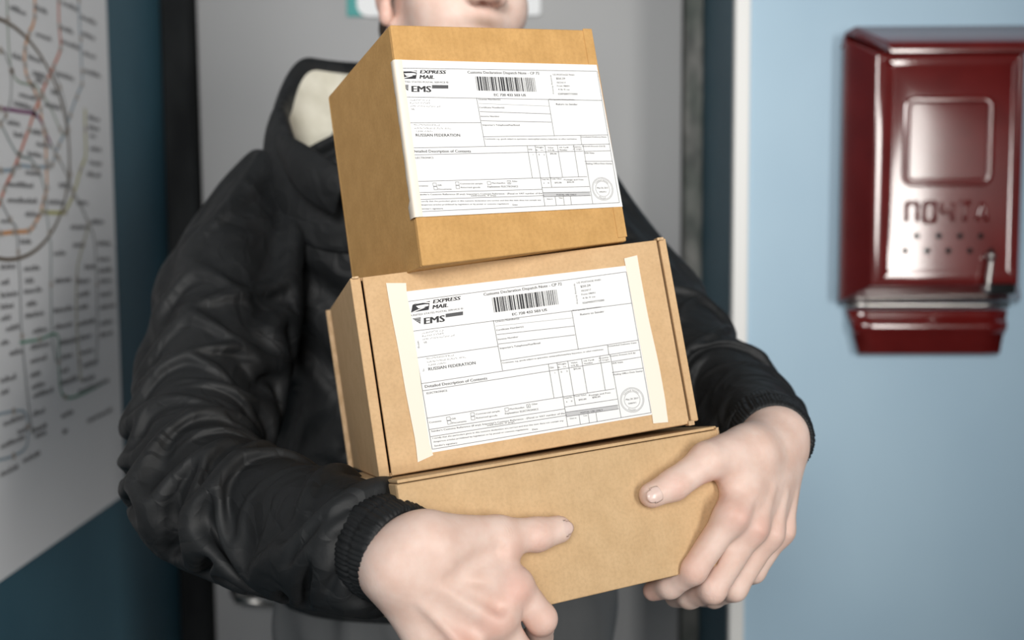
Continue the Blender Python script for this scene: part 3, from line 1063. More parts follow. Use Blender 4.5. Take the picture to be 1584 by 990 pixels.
def tape(B, L_, R_, parent, off):
    """strip with ragged torn ends; L_ and R_ are pixel polylines of its two long edges"""
    def res(pl, k=16):
        pl = np.array(pl, float)
        d = np.r_[0, np.cumsum(np.linalg.norm(np.diff(pl, axis=0), axis=1))]
        return np.stack([np.interp(np.linspace(0, d[-1], k), d, pl[:, i]) for i in (0, 1)], 1)
    A, C = res(L_), res(R_)
    V, Fq = [], []
    for p, q in zip(A, C):
        for s in (0, .5, 1):
            u, v_ = B.uv(*(p + (q - p) * s))
            V.append(B.m(u, v_, -off / B.D))
    for i in range(len(A) - 1):
        for j in range(2):
            Fq.append((3 * i + j, 3 * (i + 1) + j, 3 * (i + 1) + j + 1, 3 * i + j + 1))
    o = mesh_obj('tape', V, Fq, M['tape'], parent)
    so = o.modifiers.new('solid', 'SOLIDIFY')
    so.thickness = 0.0002
    so.offset = -1
    return o


tape(BX[1], [(597, 438), (604, 480), (615, 535), (628, 610), (640, 670), (643, 686), (646, 715)], [(628, 438), (629, 455), (636, 490), (648, 570), (657, 640), (665, 690), (670, 704)], o2, 0.0008)
tape(BX[1], [(965, 400), (968, 415), (980, 480), (995, 560), (1005, 620), (1010, 655)], [(985, 395), (990, 425), (1002, 490), (1018, 560), (1028, 615), (1033, 653)], o2, 0.0008)

# ------------------------------------------------------------------ signed-distance modelling of the courier
class SDF:
    def __init__(s, lo, hi, h):
        s.h = h
        s.lo = np.asarray(lo, float)
        n_ = np.ceil((np.asarray(hi) - s.lo) / h).astype(int) + 1
        s.ax = [(s.lo[i] + h * np.arange(n_[i])).astype(np.float32) for i in range(3)]
        s.D = np.full(n_, 0.2, np.float32)

    def region(s, lo, hi, pad):
        sl = []
        for i in range(3):
            a = int(np.clip((lo[i] - pad - s.lo[i]) / s.h, 0, s.D.shape[i]))
            b_ = int(np.clip((hi[i] + pad - s.lo[i]) / s.h + 2, 0, s.D.shape[i]))
            sl.append(slice(a, b_))
        X = s.ax[0][sl[0]][:, None, None]
        Y = s.ax[1][sl[1]][None, :, None]
        Z = s.ax[2][sl[2]][None, None, :]
        return tuple(sl), X, Y, Z

    def comb(s, sl, d, k, sub):
        A = s.D[sl]
        if A.size == 0:
            return
        if sub:
            hh = np.clip(0.5 - 0.5 * (A + d) / k, 0, 1)
            s.D[sl] = A * (1 - hh) + (-d) * hh + k * hh * (1 - hh)
        else:
            hh = np.clip(0.5 + 0.5 * (d - A) / k, 0, 1)
            s.D[sl] = d * (1 - hh) + A * hh - k * hh * (1 - hh)

    def cone(s, a, b_, ra, rb, k=0.006, sub=False, pad=0.03):
        a, b_ = np.asarray(a, float), np.asarray(b_, float)
        r = max(ra, rb)
        sl, X, Y, Z = s.region(np.minimum(a, b_) - r, np.maximum(a, b_) + r, pad)
        ba = b_ - a
        l2 = float(ba @ ba) + 1e-12
        t = ((X - a[0]) * ba[0] + (Y - a[1]) * ba[1] + (Z - a[2]) * ba[2]) / l2
        t = np.clip(t, 0, 1)
        d = np.sqrt((X - a[0] - t * ba[0]) ** 2 + (Y - a[1] - t * ba[1]) ** 2 + (Z - a[2] - t * ba[2]) ** 2) - (ra + (rb - ra) * t)
        s.comb(sl, d.astype(np.float32), k, sub)

    def ell(s, c, r, ax=None, k=0.006, sub=False, pad=0.03):
        c, r = np.asarray(c, float), np.asarray(r, float)
        ax = np.eye(3) if ax is None else np.asarray(ax, float)     # rows: local axes
        R_ = r.max()
        sl, X, Y, Z = s.region(c - R_, c + R_, pad)
        q = [((X - c[0]) * ax[i, 0] + (Y - c[1]) * ax[i, 1] + (Z - c[2]) * ax[i, 2]) for i in range(3)]
        k0 = np.sqrt(sum((q[i] / r[i]) ** 2 for i in range(3)))
        k1 = np.sqrt(sum((q[i] / r[i] ** 2) ** 2 for i in range(3))) + 1e-9
        s.comb(sl, (k0 * (k0 - 1) / k1).astype(np.float32), k, sub)

    def cut_box(s, c, ax, half, k=0.0015):
        X, Y, Z = s.ax[0][:, None, None], s.ax[1][None, :, None], s.ax[2][None, None, :]
        q = [np.abs((X - c[0]) * ax[i][0] + (Y - c[1]) * ax[i][1] + (Z - c[2]) * ax[i][2]) - half[i] for i in range(3)]
        d = np.sqrt(sum(np.maximum(e, 0) ** 2 for e in q)) + np.minimum(np.maximum(np.maximum(q[0], q[1]), q[2]), 0)
        s.comb((slice(None),) * 3, d.astype(np.float32), k, True)

    def mesh(s, smooth=2):
        D = s.D
        nx, ny, nz = D.shape
        S = D < 0
        cnt = np.zeros((nx - 1, ny - 1, nz - 1), np.int8)
        for dx in (0, 1):
            for dy in (0, 1):
                for dz in (0, 1):
                    cnt += S[dx:nx - 1 + dx, dy:ny - 1 + dy, dz:nz - 1 + dz]
        act = (cnt > 0) & (cnt < 8)
        idx = np.full(act.shape, -1, np.int64)
        I = np.argwhere(act)
        idx[act] = np.arange(len(I))
        acc = np.zeros((len(I), 3))
        num = np.zeros(len(I))
        cor = [(0, 0, 0), (1, 0, 0), (0, 1, 0), (1, 1, 0), (0, 0, 1), (1, 0, 1), (0, 1, 1), (1, 1, 1)]
        for a in range(8):
            for ax in range(3):
                if cor[a][ax] == 0:
                    c0 = np.array(cor[a])
                    c1 = c0.copy()
                    c1[ax] = 1
                    d0 = D[tuple((I + c0).T)].astype(float)
                    d1 = D[tuple((I + c1).T)].astype(float)
                    cr = (d0 < 0) != (d1 < 0)
                    t = np.where(cr, d0 / np.where(cr, d0 - d1, 1), 0)
                    p = c0 + t[:, None] * (c1 - c0)
                    acc += p * cr[:, None]
                    num += cr
        V = s.lo + s.h * (I + acc / num[:, None])
        Fq = []
        for ax in range(3):
            o = [i for i in range(3) if i != ax]
            lo_ = [slice(None)] * 3
            hi_ = [slice(None)] * 3
            lo_[ax], hi_[ax] = slice(0, -1), slice(1, None)
            A, B_ = S[tuple(lo_)], S[tuple(hi_)]
            E = np.argwhere(A != B_)
            E = E[(E[:, o[0]] > 0) & (E[:, o[1]] > 0) & (E[:, o[0]] < D.shape[o[0]] - 1) & (E[:, o[1]] < D.shape[o[1]] - 1)]
            q = []
            for (i, j) in ((0, 0), (1, 0), (1, 1), (0, 1)):
                c = E.copy()
                c[:, o[0]] -= i
                c[:, o[1]] -= j
                q.append(idx[tuple(c.T)])
            q = np.stack(q, 1)
            ins = A[tuple(E.T)]
            flip = ins if ax != 1 else ~ins
            q[~flip] = q[~flip][:, ::-1]
            Fq.append(q[(q >= 0).all(1)])
        Fq = np.vstack(Fq)[:, ::-1]
        for _ in range(smooth):
            sm = np.zeros_like(V)
            c = np.zeros(len(V))
            for i in range(4):
                for j in (1, 3):
                    np.add.at(sm, Fq[:, i], V[Fq[:, (i + j) % 4]])
                    np.add.at(c, Fq[:, i], 1)
            V = V * 0.5 + 0.5 * sm / np.maximum(c, 1)[:, None]
        return V, Fq


FWD = RM @ np.array([0, 0, -1.0])
B3 = BX[2]


def cut_cartons(g):
    for B in (BX[2], BX[1]):
        K = B.K
        o = (K[(0, 0, 0)] + K[(1, 1, 0)] + K[(0, 1, 0)] + K[(1, 0, 0)]) / 4
        x_ = nrm(K[(1, 0, 0)] - K[(0, 0, 0)] + K[(1, 1, 0)] - K[(0, 1, 0)])
        z_ = nrm(K[(0, 1, 0)] - K[(0, 0, 0)] + K[(1, 1, 0)] - K[(1, 0, 0)])
        y_ = nrm(np.cross(z_, x_))
        W = (np.linalg.norm(K[(1, 0, 0)] - K[(0, 0, 0)]) + np.linalg.norm(K[(1, 1, 0)] - K[(0, 1, 0)])) / 2
        H = (np.linalg.norm(K[(0, 1, 0)] - K[(0, 0, 0)]) + np.linalg.norm(K[(1, 1, 0)] - K[(1, 0, 0)])) / 2
        g.cut_box(o + y_ * B.D / 2, (x_, y_, z_), (W / 2, B.D / 2 + 0.0006, H / 2 + 0.0004))


CREASE = []   # (point, axis, outward, half length, spacing, depth) of skin folds over a joint
RED = []      # (point, radius, strength) of reddish knuckles


def fd(px, py, r):
    return P(px, py, B3.depth(px, py) - r * 0.92)


# ---- hand on the viewer's left (his right hand)
def hand_near():
    W1, W0 = P(612, 868, 0.762), P(560, 838, 0.803)
    g = SDF((P(500, 800, .80)[0], .70, P(700, 1100, .80)[2]), (P(905, 800, .80)[0], .90, P(700, 765, .74)[2]), 0.0011)
    mc = [(fd(796, 906, .0195), .0138), (fd(764, 952, .0215), .0138), (fd(716, 990, .0215), .0132), (P(664, 1010, .758), .0122)]
    st = [P(648, 838, .750), P(632, 862, .745), P(616, 884, .748), P(606, 902, .756)]
    g.cone(W0, W1, .029, .0265, .01)
    for (p, r), s_ in zip(mc, st):
        g.cone(W1 * .35 + s_ * .65, p, .0180, r, .014)
    g.cone(st[0], mc[1][0], .0165, .013, .014)
    g.cone(st[2], mc[1][0], .0165, .013, .014)
    # thumb
    c0, c1, c2, c3 = P(672, 838, .756), fd(768, 828, .0140), fd(830, 827, .0118), fd(864, 819, .0104)
    g.cone(c0, c1, .0195, .0138, .016)
    g.cone(c1, c2, .0128, .0118, .006)
    g.cone(c2, c3, .0120, .0102, .005)
    g.cone(c1 * .75 + mc[0][0] * .25, st[0] * .35 + mc[0][0] * .65, .0115, .0125, .014)
    # fingers: knuckle, middle joint, end joint, tip
    fg = [[mc[0][0], P(837, 957, .786), P(834, 985, .815), P(822, 985, .838)],
          [mc[1][0], P(802, 1012, .780), P(798, 1036, .812), P(788, 1034, .836)],
          [mc[2][0], P(758, 1050, .780), P(756, 1072, .812), P(748, 1068, .836)],
          [mc[3][0], P(706, 1064, .785), P(706, 1080, .815), P(702, 1076, .836)]]
    rr = [(.0128, .0112, .0098, .0082), (.0130, .0114, .0098, .0084), (.0122, .0106, .0094, .0080), (.0110, .0096, .0084, .0072)]
    for q, r in zip(fg, rr):
        for i in range(3):
            g.cone(q[i], q[i + 1], r[i], r[i + 1], .004)
    # raised knuckles and tendons
    toc = -FWD
    for i in range(3):
        g.ell(mc[i][0] + toc * .0070, (.0100, .0100, .0090), k=.008)
        g.cone(st[i] * .62 + mc[i][0] * .38 + toc * .0138, mc[i][0] + toc * .0112, .0020, .0034, .005)
        RED.append((mc[i][0] + toc * .014, .013, .42 if i else .5))
    for i in range(3):      # hollows between the tendons
        a_ = (st[i] + st[i + 1]) * .28 + (mc[i][0] + mc[i + 1][0]) * .22
        b2_ = (st[i] + st[i + 1]) * .02 + (mc[i][0] + mc[i + 1][0]) * .48
        g.cone(a_ + toc * .0245, b2_ + toc * .0196, .0025, .0044, .0080, True)
    g.cone(c1 * .75 + mc[0][0] * .25 + toc * .0215, c0 * .35 + st[0] * .2 + mc[0][0] * .45 + toc * .0250, .0045, .0035, .010, True)
    RED.append((fg[0][1], .016, .28))
    RED.append((c2 + toc * .01, .009, .25))
    RED.append((P(785, 852, .78), .010, .35))
    CREASE.append((c2, nrm(c3 - c1), toc, .0070, .0036, .00055))
    CREASE.append((c1, nrm(c2 - c0), toc, .0060, .0045, .00030))
    for q in fg[:2]:
        CREASE.append((q[1], nrm(q[2] - q[0]), toc, .0055, .0036, .00035))
    cut_cartons(g)
    return g.mesh(3), (c2, c3, toc)


# ---- hand on the viewer's right (his left hand)
def hand_far():
    W1, W0 = P(1199, 676, .930), P(1186, 655, 1.00)
    g = SDF(P(975, 965, .84) - 0.02, P(1265, 610, 1.02) + 0.015, 0.0011)
    g.D[...] = 0.2
    mc = [(P(1132, 797, .856), .0126), (P(1162, 815, .870), .0128), (P(1188, 824, .890), .0122), (P(1207, 820, .914), .0110)]
    st = [P(1165, 712, .895), P(1183, 712, .902), P(1199, 716, .915), P(1212, 722, .930)]
    g.cone(W0, W1, .028, .0275, .01)
    for (p, r), s_ in zip(mc, st):
        g.cone(W1 * .35 + s_ * .65, p, .0200, r, .012)
    c0, c1, c2, c3 = P(1158, 700, .888), fd(1096, 712, .014), fd(1042, 750, .0116), fd(1008, 766, .0100)
    g.cone(W1, c0, .022, .020, .012)
    g.cone(c0, c1, .0205, .0148, .014)
    g.cone(c1, c2, .0136, .0117, .006)
    g.cone(c2, c3, .0118, .0098, .005)
    g.cone(c1 * .55 + c0 * .45, st[0] * .45 + mc[0][0] * .55, .012, .0128, .014)
    fg = [[mc[0][0], P(1072, 882, .853), P(1036, 906, .868), P(1010, 914, .882)],
          [mc[1][0], P(1102, 912, .868), P(1066, 922, .892), P(1044, 924, .912)],
          [mc[2][0], P(1136, 910, .890), P(1104, 922, .916), P(1084, 924, .936)],
          [mc[3][0], P(1166, 884, .914), P(1142, 898, .936), P(1126, 902, .952)]]
    rr = [(.0118, .0108, .0098, .0082), (.0118, .0108, .0098, .0084), (.0112, .0102, .0094, .0080), (.0102, .0093, .0084, .0072)]
    for q, r in zip(fg, rr):
        for i in range(3):
            g.cone(q[i], q[i + 1], r[i], r[i + 1], .0095 if i == 0 else .0045)
    toc = nrm(-FWD + 0.5 * (RM @ np.array([1.0, 0, 0])))
    for i in range(4):
        g.cone(st[i] * .6 + mc[i][0] * .4 + toc * .0138, mc[i][0] + toc * .0094, .0018, .0036, .006)
        RED.append((mc[i][0] + toc * .014, .013, .36 if i < 2 else .16))
    RED.append((fg[0][1], .014, .28))
    RED.append((fg[1][1], .012, .25))
    RED.append((fg[0][3], .012, .45))
    RED.append((P(1092, 752, .855), .010, .6))
    RED.append((c2 - FWD * .01, .009, .25))
    CREASE.append((c2, nrm(c3 - c1), -FWD, .0070, .0036, .00055))
    for q in fg:
        CREASE.append((q[1], nrm(q[2] - q[0]), toc, .0065, .0036, .00040))
    cut_cartons(g)
    return g.mesh(3), (c2, c3, -FWD)


# ---- head
YAW = math.radians(24)
HS = np.array([math.cos(YAW), math.sin(YAW), 0])
HF = np.array([math.sin(YAW), -math.cos(YAW), 0])
HU = np.array([0.0, 0, 1])
tilt = math.radians(-3)
HS, HU = HS * math.cos(tilt) + HU * math.sin(tilt), HU * math.cos(tilt) - HS * math.sin(tilt)
HC = P(750, 22, 1.165) - .098 * HF + .030 * HU
HAX = np.stack([HS, HF, HU])


def hp(a, b_, c):
    return HC + a * HS + b_ * HF + c * HU


def head():
    g = SDF(HC - np.array([.14, .16, .27]), HC + np.array([.14, .16, .19]), 0.0022)
    g.ell(hp(0, -.015, .062), (.078, .100, .092), HAX, .02)
    g.ell(hp(0, .026, -.022), (.064, .068, .088), HAX, .025)
    for s in (-1, 1):
        g.cone(hp(s * .056, -.012, -.050), hp(s * .016, .068, -.098), .020, .020, .02)
        g.ell(hp(s * .040, .052, -.012), (.027, .030, .028), HAX, .02)
    g.ell(hp(0, .072, -.098), (.022, .020, .018), HAX, .015)
    g.cone(hp(-.036, .078, .046), hp(.036, .078, .046), .013, .013, .016)
    g.ell(hp(0, .076, -.045), (.030, .022, .026), HAX, .014)
    for s in (-1, 1):
        g.ell(hp(s * .032, .100, .024), (.017, .014, .012), HAX, .010, True)
        g.ell(hp(s * .032, .0795, .024), (.0165, .0145, .0135), HAX, .004)
        g.ell(hp(s * .032, .0960, .0232), (.0120, .0100, .0046), HAX, .002, True)
    g.cone(hp(0, .086, .034), hp(0, .115, -.006), .0085, .0115, .008)
    for s in (-1, 1):
        g.ell(hp(s * .0135, .104, -.013), (.0085, .012, .0095), HAX, .006)
    g.ell(hp(0, .112, -.012), (.0105, .0105, .0095), HAX, .005)
    for s in (-1, 1):
        g.ell(hp(s * .0082, .107, -.0235), (.0042, .0062, .0050), HAX, .002, True)
    # lips
    g.cone(hp(-.026, .086, -.0525), hp(-.004, .0985, -.0485), .0030, .0056, .004)
    g.cone(hp(.026, .086, -.0525), hp(.004, .0985, -.0485), .0030, .0056, .004)
    g.cone(hp(-.022, .086, -.057), hp(.022, .086, -.057), .005, .005, .005)
    g.ell(hp(0, .093, -.060), (.017, .0078, .0064), HAX, .005)
    g.cone(hp(-.027, .0935, -.0535), hp(0, .1005, -.0530), .0012, .0012, .003, True)
    g.cone(hp(.027, .0935, -.0535), hp(0, .1005, -.0530), .0012, .0012, .003, True)
    # ears
    for s in (-1, 1):
        g.ell(hp(s * .079, -.012, .008), (.0085, .019, .030), HAX, .006)
        g.ell(hp(s * .078, -.004, -.022), (.0075, .0095, .0125), HAX, .005)
        g.ell(hp(s * .088, -.008, .010), (.006, .010, .017), HAX, .004, True)
    # neck
    g.cone(hp(0, -.030, -.03), hp(0, -.045, -.22) * 1, .056, .060, .03)
    return g.mesh(3)


# ---- everything under the clothes, coarse: torso, arms, legs
XC = float(P(655, 300, 1.29)[0])
YC = 1.295
# centre lines and radii of the two sleeves, shoulder to cuff
ARM_N = [P(440, 285, 1.27), P(402, 325, 1.25), P(372, 395, 1.20), P(350, 480, 1.15), P(325, 580, 1.09), P(308, 660, 1.035), P(320, 735, 0.97), P(378, 775, 0.925), P(455, 802, 0.882), P(530, 822, 0.832), P(578, 840, 0.800), P(596, 847, 0.788)]
RAD_N = [.052, .066, .073, .074, .072, .069, .068, .064, .060, .057, .048, .036]
ARM_F = [P(890, 300, 1.29), P(920, 350, 1.28), P(968, 420, 1.245), P(1028, 506, 1.195), P(1094, 582, 1.135), P(1143, 622, 1.075), P(1170, 648, 1.015), P(1184, 664, .972), P(1190, 672, .950)]
RAD_F = [.052, .062, .066, .066, .063, .055, .048, .041, .035]


def body_core():
    g = SDF((XC - .42, 0.75, 0.02), (XC + .46, 1.50, 1.62), 0.009)
    c = lambda x, y, z: np.array([XC + x, YC + y, z])
    g.ell(c(0, 0, 1.32), (.155, .095, .20), k=.05)
    g.ell(c(0, .005, 1.02), (.150, .100, .12), k=.05)
    g.cone(c(-.12, .01, 1.415), c(.12, .01, 1.415), .04, .04, .05)
    g.cone(c(0, .01, 1.44), hp(0, -.045, -.16), .058, .056, .03)
    for arm, rad_ in ((ARM_N, RAD_N), (ARM_F, RAD_F)):
        for i in range(1, len(arm) - 2):
            g.cone(arm[i], arm[i + 1], min(.042, rad_[i] * .55), min(.042, rad_[i + 1] * .55), .02)
    for s in (-1, 1):
        g.cone(c(s * .085, .01, .93), c(s * .095, 0, .50), .075, .050, .03)
        g.cone(c(s * .095, 0, .50), c(s * .10, .02, .06), .050, .035, .02)
    return g.mesh(3)


print('sdf...')
(hn_v, hn_f), nail_a = hand_near()
(hf_v, hf_f), nail_b = hand_far()
hd_v, hd_f = head()
bc_v, bc_f = body_core()
person = thing('person', 'person in a black jacket and grey trousers carrying three stacked boxes', 'person', (XC, YC, 0.0))
V = np.vstack([hn_v, hf_v, hd_v, bc_v])
offs = np.cumsum([0, len(hn_v), len(hf_v), len(hd_v)])
Fq = np.vstack([hn_f + offs[0], hf_f + offs[1], hd_f + offs[2], bc_f + offs[3]])
for p, ax_, out_, hl_, sp_, dp_ in CREASE:
    d = V - p
    t = d @ ax_
    rad_ = d - t[:, None] * ax_
    rl = np.linalg.norm(rad_, axis=1)
    m_ = (np.abs(t) < hl_ * 1.6) & (rl < .018)
    face_ = np.clip((rad_[m_] @ nrm(out_ - ax_ * (out_ @ ax_))) / (rl[m_] + 1e-9), 0, 1)
    bend_ = 0.0012 * np.sin(rad_[m_] @ np.cross(ax_, out_) * 420)
    w_ = np.cos((t[m_] + bend_) * 2 * math.pi / sp_) ** 2
    V[m_] -= rad_[m_] / (rl[m_][:, None] + 1e-9) * (dp_ * (1 - w_) ** 2 * face_ * np.exp(-(t[m_] / hl_) ** 2 * 1.4))[:, None]
body = mesh_obj('body', V, Fq, M['skin'], person, True)
red = np.zeros(len(V))
for p, r, s_ in RED:
    d2 = ((V - p) ** 2).sum(1)
    red = np.maximum(red, s_ * np.exp(-d2 / (2 * (r * .75) ** 2)))
lo_ = offs[2]
hl = (V[lo_:offs[3]] - HC) @ HAX.T
beard = np.zeros(len(V))
mx_ = np.exp(-((hl[:, 2] + .040) / .0085) ** 2) * np.clip((hl[:, 1] - .07) / .02, 0, 1) * np.clip(1.15 - np.abs(hl[:, 0]) / .032, 0, 1) * 0.75
jw = np.clip((-.052 - hl[:, 2]) / .02, 0, 1) * np.clip((hl[:, 1] + .02) / .03, 0, 1) * 0.22
beard[lo_:offs[3]] = np.maximum(mx_, jw)
lips = np.exp(-((hl[:, 2] + .054) / .0075) ** 2) * np.clip((hl[:, 1] - .084) / .006, 0, 1) * np.clip(1.1 - np.abs(hl[:, 0]) / .024, 0, 1) * .75
beard[lo_:offs[3]] *= (1 - np.clip(lips * 1.3, 0, 1))
ns_ = np.exp(-(((hl - np.array([0, .112, -.015])) / .016) ** 2).sum(1)) * .5
er = np.exp(-((np.abs(hl[:, 0]) - .085) / .012) ** 2) * .35
red[lo_:offs[3]] = np.maximum.reduce([red[lo_:offs[3]], lips, ns_, er])
for nm, arr in (('red', red), ('beard', beard)):
    at = body.data.attributes.new(nm, 'FLOAT', 'POINT')
    at.data.foreach_set('value', arr.astype(np.float32))
for s in (-1, 1):
    bm = bmesh.new()
    bmesh.ops.create_uvsphere(bm, u_segments=20, v_segments=12, radius=0.0118)
    me = bpy.data.meshes.new('eye')
    bm.to_mesh(me)
    bm.free()
    me.materials.append(M['eye'])
    e = bpy.data.objects.new('eye', me)
    COL.objects.link(e)
    e.parent = person
    e.location = tuple(hp(s * .032, .0800, .0235) - np.array(person.location))
    v, f = tube_vf([hp(s * .032, .0890, .0235), hp(s * .032, .0916, .0235)], [.0058, .0050], 20)
    iris = mesh_obj('iris', v, f, M['iris'], person)
    v, f = tube_vf([hp(s * .032, .0912, .0235), hp(s * .032, .0919, .0235)], [.0026, .0024], 16)
    mesh_obj('pupil', v, f, M['hole'], iris)
    br = catmull([hp(s * .014, .0955, .0415), hp(s * .026, .0955, .0465), hp(s * .038, .0895, .0475), hp(s * .049, .080, .0430)], 5)
    v, f = tube_vf(br, np.interp(np.linspace(0, 1, len(br)), [0, .4, 1], [.0024, .0030, .0010]), 8)
    mesh_obj('eyebrow', v, f, M['hair'], person, True)
# hair: short, over the crown and down the sides to behind the ears
g = SDF(HC - np.array([.13, .15, .10]), HC + np.array([.13, .15, .20]), 0.004)
g.ell(hp(0, -.020, .068), (.086, .106, .098), HAX, .02)
g.cone(hp(-.03, -.085, -.02), hp(.03, -.085, -.02), .03, .03, .03)
g.ell(hp(0, .085, -.01), (.075, .075, .085), HAX, .01, True)
for s in (-1, 1):
    g.ell(hp(s * .085, .0, -.005), (.022, .032, .036), HAX, .01, True)
v, f = g.mesh(2)
mesh_obj('hair', v, f, M['hair'], person, True)


def nail(c2_, c3_, toc, wid, name='thumbnail'):
    ax = nrm(c3_ - c2_)
    up = nrm(toc - ax * (toc @ ax))
    sd = np.cross(ax, up)
    V, Fq = [], []
    nu_, nv_ = 9, 9
    ctr = c3_ + ax * 0.0012
    R_ = wid * 1.42
    for i in range(nv_):
        t = i / (nv_ - 1)
        for j in range(nu_):
            s = j / (nu_ - 1) * 2 - 1
            # rounded outline
            wv = wid * (0.80 + 0.20 * math.sin(math.pi * min(1, t * 1.2 + .1))) * (1 - max(0, t - .75) ** 2 * 3.2)
            ang = s * wv / R_
            l_ = -0.0065 + 0.0135 * t - 0.0018 * abs(s) ** 2 * (1 if t > .5 else -1)
            drop = 0.0016 * max(0, t - .45) ** 2 * 3
            V.append(ctr + ax * l_ + up * (R_ * math.cos(ang) + 0.0004 - drop) + sd * R_ * math.sin(ang))
    for i in range(nv_ - 1):
        for j in range(nu_ - 1):
            Fq.append((i * nu_ + j, i * nu_ + j + 1, (i + 1) * nu_ + j + 1, (i + 1) * nu_ + j))
    o = mesh_obj(name, V, Fq, M['nail'], person, True)
    so = o.modifiers.new('solid', 'SOLIDIFY')
    so.thickness = 0.0004
    so.offset = -1
    return o


nail(*nail_a[:2], nail_a[2] + 0.15 * (RM @ np.array([0, 1.0, 0])), 0.0069)
nail(*nail_b[:2], nail_b[2] + 0.10 * (RM @ np.array([0, 1.0, 0])), 0.0069)


# ------------------------------------------------------------------ jacket: cloth tubes relaxed into folds
def relax_cloth(X0, C, T, axial, circ, steps, seed, rin=0.7, rout=1.12, amp=0.004, bend=0.10, grav=0.0, closed=True, pin=(3, 3), infl=0.0):
    """grid cloth (rings x around) with longer rest lengths than the shape it starts from: it buckles into folds"""
    rg = np.random.default_rng(seed)
    m_, n_ = X0.shape[:2]
    X = X0.copy()
    rad0 = np.linalg.norm(X0 - C[:, None, :], axis=2)
    noise = rg.normal(size=(m_, n_))
    for _ in range(6):
        noise = (noise + np.roll(noise, 1, 1) + np.roll(noise, -1, 1) + np.vstack([noise[1:], noise[-1:]]) + np.vstack([noise[:1], noise[:-1]])) / 5
    noise /= noise.std()
    wpin = np.ones((m_, 1, 1))
    for i in range(pin[0]):
        wpin[i] = i / max(pin[0], 1)
    for i in range(pin[1]):
        wpin[m_ - 1 - i] = i / max(pin[1], 1)
    N0 = (X0 - C[:, None, :]) / (rad0[..., None] + 1e-9)
    X = X + N0 * (noise * amp)[..., None] * wpin
    Vv = np.zeros_like(X)

    def ln(A, B_):
        return np.linalg.norm(A - B_, axis=-1, keepdims=True)
    ax = axial if np.ndim(axial) else np.full(m_ - 1, axial)
    La = ln(X0[1:], X0[:-1]) * np.asarray(ax)[:, None, None]
    Lc = ln(np.roll(X0, -1, 1), X0) * circ
    Ld1 = np.sqrt(La ** 2 + ((Lc[1:] + Lc[:-1]) / 2) ** 2)
    L2a = ln(X0[4:], X0[:-4]) * axial if not np.ndim(axial) else ln(X0[4:], X0[:-4]) * np.asarray(ax)[2:-1][:, None, None]
    L2c = ln(np.roll(X0, -4, 1), X0) * circ
    for st in range(steps):
        Vv *= 0.90
        if grav:
            Vv[..., 2] -= grav
        if infl and st % 3 == 0:
            du = np.roll(X, -1, 1) - np.roll(X, 1, 1)
            dv = np.gradient(X, axis=0)
            nn_ = np.cross(du, dv)
            nn_ /= np.linalg.norm(nn_, axis=2, keepdims=True) + 1e-12
            sgn = np.sign((nn_ * N0).sum())
            Vv += nn_ * sgn * infl * 3
        Xp = X.copy()
        X = X + Vv * wpin
        for it in range(5):
            acc = np.zeros_like(X)
            d = X[1:] - X[:-1]
            l = np.linalg.norm(d, axis=2, keepdims=True) + 1e-12
            c = d * ((l - La) / l * 0.5)
            acc[:-1] += c
            acc[1:] -= c
            d = np.roll(X, -1, 1) - X
            l = np.linalg.norm(d, axis=2, keepdims=True) + 1e-12
            c = d * ((l - Lc) / l * 0.5)
            acc += c
            acc -= np.roll(c, 1, 1)
            for sft in (-1, 1):
                d = np.roll(X[1:], sft, 1) - X[:-1]
                l = np.linalg.norm(d, axis=2, keepdims=True) + 1e-12
                c = d * ((l - Ld1) / l * 0.25)
                acc[:-1] += c
                acc[1:] -= np.roll(c, -sft, 1)
            d = X[4:] - X[:-4]
            l = np.linalg.norm(d, axis=2, keepdims=True) + 1e-12
            c = d * ((l - L2a) / l * bend)
            acc[:-4] += c
            acc[4:] -= c
            d = np.roll(X, -4, 1) - X
            l = np.linalg.norm(d, axis=2, keepdims=True) + 1e-12
            c = d * ((l - L2c) / l * bend)
            acc += c
            acc -= np.roll(c, 4, 1)
            X = X + acc * 0.42 * wpin
        R_ = X - C[:, None, :]
        s_ = (R_ * T[:, None, :]).sum(2, keepdims=True)
        q = R_ - s_ * T[:, None, :]
        l = np.linalg.norm(q, axis=2, keepdims=True) + 1e-12
        lc = np.clip(l, rad0[..., None] * rin, rad0[..., None] * rout)
        X = X + q * (lc / l - 1) * 0.6 * wpin
        Vv = (X - Xp)
    return X


def sweep(pts, rad, m_, n_, up=(0, 0, 1), flat=1.0):
    """rings along a spline through pts with radii rad"""
    pts = np.asarray(pts, float)
    Q = catmull(np.hstack([pts, np.asarray(rad, float)[:, None]]), 24)
    d = np.r_[0, np.cumsum(np.linalg.norm(np.diff(Q[:, :3], axis=0), axis=1))]
    s = np.linspace(0, d[-1], m_)
    Q = np.stack([np.interp(s, d, Q[:, i]) for i in range(4)], 1)
    C, r = Q[:, :3], Q[:, 3]
    T = np.gradient(C, axis=0)
    for _ in range(6):
        T[1:-1] = (T[:-2] + T[1:-1] + T[2:]) / 3
    T /= np.linalg.norm(T, axis=1)[:, None]
    U = np.zeros_like(C)
    u = nrm(np.cross(T[0], up))
    for i in range(m_):
        u = nrm(u - T[i] * (u @ T[i]))
        U[i] = u
    W = np.cross(T, U)
    a = np.arange(n_) * 2 * math.pi / n_
    X = C[:, None, :] + r[:, None, None] * (np.cos(a)[None, :, None] * U[:, None, :] + np.sin(a)[None, :, None] * W[:, None, :])
    return X, C, T, r


def grid_faces(m_, n_, closed=True):
    I = np.arange(m_ * n_).reshape(m_, n_)
    J = np.roll(I, -1, 1) if closed else I[:, 1:]
    A = I if closed else I[:, :-1]
    q = np.stack([A[:-1], J[:-1], J[1:], A[1:]], -1).reshape(-1, 4)
    return q


